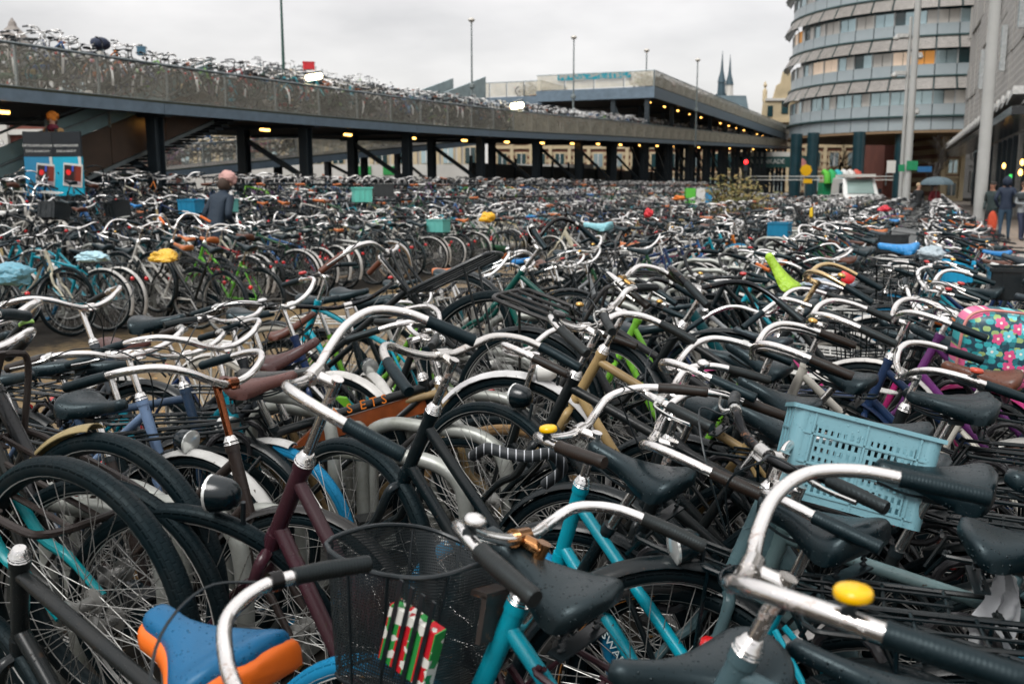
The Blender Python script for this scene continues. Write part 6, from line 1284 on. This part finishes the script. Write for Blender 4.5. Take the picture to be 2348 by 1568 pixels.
for s in (-1, 1):
    obj('side_window', MB().box((s*.905, 1.75, 1.55), (.03, .9, .5)).mesh('side_window', [MT['glass_dark']], False), vn); obj('headlight', MB().box((s*.7, -.01, .82), (.38, .06, .2)).mesh('headlight', [MT['lens']], False), vn); obj('mirror', MB().box((s*1.05, 1.0, 1.35), (.18, .1, .26)).mesh('mirror', [MT['dark_metal']], False), vn)
    for y in (.85, 3.8): wl = obj('wheel', MB().lathe([(.2, -.1), (.33, -.1), (.34, -.06), (.34, .06), (.33, .1), (.2, .1)], 20, Ry(R_(90))).mesh('van_wheel', [MT['rubber']]), vn, T4((s*.83, y, .34)), BLACK)
    obj('dash_item', MB().box((s*.25-.1, .9, 1.24), (.22, .1, .08)).mesh('dash_item', [MT['white_far']], False), vn)
obj('roof_box', MB().box((0, 2.6, 2.2), (1.6, 3.2, .16)).mesh('roof_box', [MT['white_far']], False), vn); obj('grille', MB().box((0, -.015, .72), (.9, .05, .16)).mesh('grille', [MT['dark_metal']], False), vn); obj('bumper', MB().box((0, -.04, .45), (1.86, .14, .22)).mesh('bumper', [MT['dark_metal']], False), vn)
kt = thing('striped_kiosk', 'green and white rounded kiosk awning left of the van', 'kiosk', loc=(at(1958, 430, 95).x-2.8, at(1958, 430, 95).y, 0))
for k, col in enumerate(((.10, .45, .04), (.02, .35, .10), (.03, .35, .38), (.6, .6, .58), (.6, .58, .55), (.5, .08, .05))): obj('awning_panel', MB().tube([(k*.62, -.4, 1.9), (k*.62, -.35, 2.6), (k*.62, 0, 2.9), (k*.62, .6, 3.0)], .31, 6, flat=1).mesh('awning_panel', [MT['cloth']]), kt, None, col)
obj('body', MB().box((1.55, .8, 1.0), (3.6, 1.6, 2.0)).mesh('body', [MT['sign_green']], False), kt)
ys_ = thing('yellow_signal', 'yellow works sign between the dark teal columns', 'sign', loc=(at(1838, 430, 92).x, 92, 0)); MT['yellow'] = plain('yellow_paint', (.75, .42, .01), .4, var=.1)
obj('board', MB().lathe([(.05, -.06), (.55, -.05), (.55, .05), (.05, .06)], 8, T4((0, 0, 3.1)) @ Rx(R_(90))).mesh('board', [MT['yellow']], False), ys_); obj('lower_board', MB().box((.2, 0, 2.1), (.8, .1, .4)).mesh('lower_board', [MT['yellow']], False), ys_); obj('post', MB().box((0, .1, 1.5), (.1, .1, 3)).mesh('post', [MT['rail']], False), ys_)
tl = thing('traffic_light', 'traffic light showing red above the bush', 'traffic light', loc=(at(1709, 380, 75).x, at(1709, 380, 75).y, 0)); zz = at(1709, 372, 75).z
obj('post', MB().tube([(0, 0, 0), (0, 0, zz+.3)], .07, 8).mesh('post', [MT['girder_dark']]), tl); obj('housing', MB().box((0, -.1, zz-.25), (.3, .2, .9)).mesh('housing', [MT['girder_dark']], False), tl); obj('red_lens', MB().lathe([(.02, 0), (.16, 0), (.12, .05), (.02, .07)], 14, T4((0, -.2, zz)) @ Rx(R_(90))).mesh('red_lens', [emit('red_signal', (1, .02, .02), 3.0)]), tl)
# ------------------------------------------------------------------ vegetation
m, nt, b = newmat('shrub_leaf'); oi = nd(nt, 'ShaderNodeNewGeometry'); c = mixc(nt, oi.outputs['Random Per Island'], (.05, .07, .012), (.19, .13, .03)); nt.links.new(c, b.inputs['Base Color']); b.inputs['Roughness'].default_value = .6; MT['leaf'] = m
MT['bark'] = plain('bark', (.035, .03, .025), .85, var=.3, scale=6)
c0 = at(1678, 440, 31); g0 = gz(c0.x, c0.y); bs = thing('yellowing_shrub', 'straggly yellow-green shrub standing among the far bicycles', 'shrub', loc=(c0.x, c0.y, g0))
mb = MB(); stems = MB()
for k in range(26):
    a = random.uniform(0, 6.28); r = random.uniform(.2, 1.3); h = random.uniform(1.2, 2.15)*(1-.22*r); e = Vector((r*math.cos(a), r*.8*math.sin(a), h)); stems.tube(crom([(0, 0, 0), e*.5+Vector((0, 0, .2)), e], 3), [.03]*3+[.02]*3+[.008], 5)
    for j in range(46):
        p = e*random.uniform(.45, 1.02)+Vector((random.gauss(0, .17), random.gauss(0, .17), random.gauss(0, .15))); q = Vector((random.gauss(0, 1), random.gauss(0, 1), random.gauss(0, .6))).normalized(); r_ = q.orthogonal().normalized(); s_ = random.uniform(.035, .075)
        mb.add([p-q*s_*1.5, p+r_*s_*.6, p+q*s_*1.5, p-r_*s_*.6], [(0, 1, 2, 3)])
obj('foliage', mb.mesh('foliage', [MT['leaf']], False), bs); obj('stems', stems.mesh('stems', [MT['bark']]), bs)
def bare_tree(lb, X, Y, H_, seed):
    t_ = thing('bare_tree', lb, 'tree', loc=(X, Y, 0), group='bare street trees'); rg = random.Random(seed); tr = MB(); br_ = MB()
    def grow(p, d, l, r, lev):
        n = 4; P = [p]; dd = d.copy()
        for i in range(n): dd = (dd+Vector((rg.gauss(0, .12), rg.gauss(0, .12), rg.gauss(.03, .08)))).normalized(); P.append(P[-1]+dd*l/n)
        (tr if lev == 0 else br_).tube(P, [r*(1-.55*i/n) for i in range(n+1)], 6 if lev < 2 else 4)
        if lev < 3:
            for k in range(5 if lev < 2 else 4): t = rg.uniform(.45, 1); b0 = P[min(n, int(t*n))]; nd_ = (dd+Vector((rg.gauss(0, .6), rg.gauss(0, .6), rg.gauss(.2, .35)))).normalized(); grow(b0, nd_, l*rg.uniform(.5, .72), r*.45, lev+1)
    grow(Vector((0, 0, 0)), Vector((0, 0, 1)), H_*.42, H_*.022, 0); obj('trunk', tr.mesh('trunk', [MT['bark']]), t_); obj('crown', br_.mesh('crown', [MT['bark']]), t_)
p = at(1903, 430, 120); bare_tree('bare tree seen between the dark teal columns', p.x, p.y, 11, 2)
p = at(2140, 430, 80); bare_tree('bare tree by the cream corner house', p.x, p.y, 9, 8)
p = at(1108, 430, 66); t_ = thing('mossy_post', 'thin mossy green post beyond the deck columns', 'post', loc=(p.x, p.y, 0)); obj('shaft', MB().tube([(0, 0, 0), (0, 0, 3.6)], .12, 8).mesh('shaft', [plain('mossy', (.06, .09, .02), .8)]), t_)
# fallen leaves
mb = MB()
for k in range(2600):
    s_, q_ = random.uniform(.5, 16), random.uniform(-2.2, 5.5); p = lot(s_, q_); a = random.uniform(0, 6.28); r = random.uniform(.012, .032); z = gz(p.x, p.y)+.002+random.uniform(0, .006)
    c, s = math.cos(a)*r, math.sin(a)*r; mb.add([(p.x-c*1.5, p.y-s*1.5, z), (p.x+s*.8, p.y-c*.8, z+random.uniform(0, .01)), (p.x+c*1.5, p.y+s*1.5, z+random.uniform(0, .006)), (p.x-s*.8, p.y+c*.8, z)], [(0, 1, 2, 3)])
m, nt, b = newmat('leaf_litter_brown'); oi = nd(nt, 'ShaderNodeNewGeometry'); c = mixc(nt, oi.outputs['Random Per Island'], (.10, .045, .012), (.34, .17, .03)); nt.links.new(c, b.inputs['Base Color']); b.inputs['Roughness'].default_value = .45
o = obj('leaf_litter', mb.mesh('leaf_litter', [m], False)); tag(o, 'wet brown and yellow leaves scattered on the lot ground', 'leaves', kind='stuff')
# ------------------------------------------------------------------ people
def person(lb, X, Y, Z, rz, Hh, top, legs, hair, skin=(.45, .26, .18), arms='pocket', bend=0, hood=False, hat=None, shoes=(.02, .02, .02), stride=.10, longcoat=False):
    k = Hh/1.75
    t_ = thing('person', lb, 'person', M=T4((X, Y, Z)) @ Rz(R_(rz)) @ Matrix.Scale(k, 4), group='people around the lot')
    # faces local -y
    b_ = R_(bend); hip = Vector((0, 0, .92))
    def up(z, y=0): v_ = Vector((0, y, z-.92)); return hip + Vector((0, v_.y*math.cos(b_)-v_.z*math.sin(b_), v_.z*math.cos(b_)+v_.y*math.sin(b_)))
    V, E, Rr = [], [], []
    def jt(p, r, par=None):
        V.append(tuple(p)); Rr.append(r if isinstance(r, tuple) else (r, r)); i = len(V)-1
        if par is not None: E.append((par, i))
        return i
    pel = jt(hip, (.155, .115)); wa = jt(up(1.08), (.145, .105), pel); ch = jt(up(1.28), (.175, .12), wa); sh_ = jt(up(1.42), (.13, .095), ch); nk = jt(up(1.50), .055, sh_); hd0 = jt(up(1.57, -.015), (.068, .078), nk); hd1 = jt(up(1.66, -.02), (.078, .092), hd0); hd2 = jt(up(1.73, -.01), (.05, .06), hd1)
    for s in (-1, 1):
        st = s*stride; h_ = jt((s*.095, 0, .84), (.092, .095), pel); kn = jt((s*.10, -.03+st*.5, .49), .062, h_); an = jt((s*.105, st, .09), .042, kn); jt((s*.115, st-.10, .045), (.042, .035), an); jt((s*.118, st-.17, .035), (.036, .026), len(V)-1)
        s0 = jt(up(1.41)+Vector((s*.17, 0, 0)), .068, sh_)
        if arms == 'pocket': el = jt(up(1.15, .07)+Vector((s*.27, 0, 0)), .052, s0); wr = jt(up(.98, -.06)+Vector((s*.21, 0, 0)), .042, el); hn = jt(up(.91, -.08)+Vector((s*.18, 0, 0)), .04, wr)
        else: el = jt(up(1.14, .02)+Vector((s*.25, 0, 0)), .052, s0); wr = jt(up(1.12, -.22)+Vector((s*.12, 0, 0)), .038, el); hn = jt(up(1.14, -.30)+Vector((s*.06, 0, 0)), (.036, .026), wr)
    me = bpy.data.meshes.new('body'); me.from_pydata(V, E, []); 
    m, nt, bs_ = newmat('clothes'); co = coords(nt); sx = nd(nt, 'ShaderNodeSeparateXYZ'); nt.links.new(co, sx.inputs[0]); z = sx.outputs[2]
    f = noise(nt, co, 14, 4); zz_ = math_(nt, 'ADD', z, math_(nt, 'MULTIPLY', math_(nt, 'SUBTRACT', f, .5), .03))
    c = mixc(nt, math_(nt, 'GREATER_THAN', zz_, .085), shoes, legs); c = mixc(nt, math_(nt, 'GREATER_THAN', zz_, .62 if longcoat else .86), c, top); 
    if bend < 15: c = mixc(nt, math_(nt, 'GREATER_THAN', zz_, 1.485), c, skin)
    nt.links.new(c, bs_.inputs['Base Color']); bs_.inputs['Roughness'].default_value = .75; bump(nt, bs_, noise(nt, co, 25, 4), .5, .02); me.materials.append(m)
    o = obj('body', me, t_); md = o.modifiers.new('skin', 'SKIN'); md.use_smooth_shade = True; o.modifiers.new('sub', 'SUBSURF').levels = 1; o.modifiers['sub'].render_levels = 2
    sk = me.skin_vertices[0].data
    for i, r in enumerate(Rr): sk[i].radius = r
    sk[0].use_root = True
    hp = up(1.655, -.018)
    if hood: obj('hood', ellip((.125, .14, .15), 14, 9).mesh('hood', [MT['cloth']]), t_, T4(up(1.63, .025)), top)
    elif hat: obj('hat', lumpy((.118, .125, .11), 4, .3, 40, 26).mesh('hat', [MT['cloth']]), t_, T4(up(1.72, .0)), hat); obj('hair', ellip((.095, .10, .11), 14, 9).mesh('hair', [MT['cloth']]), t_, T4(up(1.62, .03)), hair)
    else: obj('hair', lumpy((.096, .108, .10), 6, .05).mesh('hair', [MT['cloth']]), t_, T4(up(1.69, .02)), hair)
    for s in (-1, 1): obj('eye', ellip((.011, .006, .008), 8, 6).mesh('eye', [MT['dark_metal']]), t_, T4(hp+Vector((s*.03, -.088, .01))))
    obj('nose', ellip((.012, .018, .02), 8, 6).mesh('nose', [plain('skin', skin, .5, var=.05)]), t_, T4(hp+Vector((0, -.095, -.018)))); obj('mouth', ellip((.022, .006, .006), 8, 6).mesh('mouth', [MT['pink']]), t_, T4(hp+Vector((0, -.082, -.055))))
    for s in (-1, 1): obj('ear', ellip((.012, .022, .03), 8, 6).mesh('ear', [plain('skin', skin, .5, var=.05)]), t_, T4(hp+Vector((s*.082, .01, -.005))))
    return t_, up
def gp(u, v, d): p = at(u, v, d); return p.x, p.y
x, y = gp(2300, 550, 28.5); person('person in a navy hooded coat and blue jeans beside the thick pole', x, y, .03, 150, 1.84, (.008, .018, .04), (.02, .05, .085), (.02, .015, .012), hood=True, longcoat=False)
x, y = gp(2268, 545, 29.6); person('person in a dark green jacket half hidden behind the navy coat', x, y, .03, -60, 1.70, (.02, .035, .035), (.02, .02, .02), (.02, .015, .012), skin=(.28, .13, .08))
x, y = gp(2340, 552, 28.2); t_, up = person('person in a grey and white jacket and dark jeans at the right edge', x, y, .03, 10, 1.68, (.22, .24, .25), (.015, .022, .05), (.07, .035, .02), arms='hold'); obj('jacket_yoke', pillow(.50, .34, .24).mesh('jacket_yoke', [MT['cloth']]), t_, T4((0, .0, 1.34)), (.03, .04, .045))
bgp = obj('shoulder_bag', lumpy((.14, .10, .34), 3, .08).mesh('shoulder_bag', [MT['cloth']]), None, T4((at(2276, 500, 28.2).x, at(2276, 500, 28.2).y, .55)), (.50, .06, .02)); tag(bgp, 'long orange-red bag hanging beside the navy coat', 'bag')
x, y = gp(2144, 440, 36); t_, up = person('person in a dark red jacket under a grey umbrella', x, y, 0, 20, 1.7, (.16, .012, .018), (.02, .02, .025), (.02, .015, .012), arms='hold')
ub = thing('umbrella', 'grey umbrella held above the far bicycles', 'umbrella', loc=(x, y-.1, 0)); mb = MB(); prof = [(.62-.62*(i/8)**2 if i else .62, 1.62+.30*math.sin(i/8*1.57)) for i in range(9)]
mb.lathe([(max(.01, .62*math.cos(i/8*1.52)), 1.66+.30*math.sin(i/8*1.57)) for i in range(9)], 8); obj('canopy', mb.mesh('canopy', [MT['cloth']], False), ub, None, (.08, .12, .14)); obj('shaft', MB().tube([(0, 0, 1.1), (0, 0, 1.98)], .01, 6).mesh('shaft', [MT['rail']]), ub)
for k in range(8): obj('rib', MB().tube([(0, 0, 1.93), (.6*math.cos(k*math.pi/4), .6*math.sin(k*math.pi/4), 1.655)], .006, 4).mesh('rib', [MT['rail']]), ub)
x, y = gp(2106, 440, 40); person('fair-haired person in black among the farthest bicycles', x, y, 0, 10, 1.72, (.015, .018, .02), (.02, .02, .02), (.45, .33, .2))
x, y = gp(487, 500, 14.2); person('woman in a pink fluffy hat and navy coat bending over bicycles', x, y, .05, 150, 1.76, (.006, .018, .034), (.01, .02, .03), (.05, .03, .02), hat=(.55, .32, .29), bend=24, arms='hold', longcoat=True)
c0 = at(123, 310, 20.9); t_, up = person('person in an orange beanie and tan jacket behind the blue sign', c0.x, c0.y, c0.z-1.28, 5, 1.70, (.30, .18, .07), (.03, .03, .04), (.05, .03, .02), hat=(.70, .22, .02), arms='hold'); obj('scarf', lumpy((.13, .12, .09), 9, .1).mesh('scarf', [MT['cloth']]), t_, T4((0, -.03, 1.47)), (.14, .012, .03)); obj('backpack_straps', MB().box((-.10, -.12, 1.28), (.05, .03, .34)).box((.10, -.12, 1.28), (.05, .03, .34)).mesh('backpack_straps', [MT['dark_metal']], False), t_)
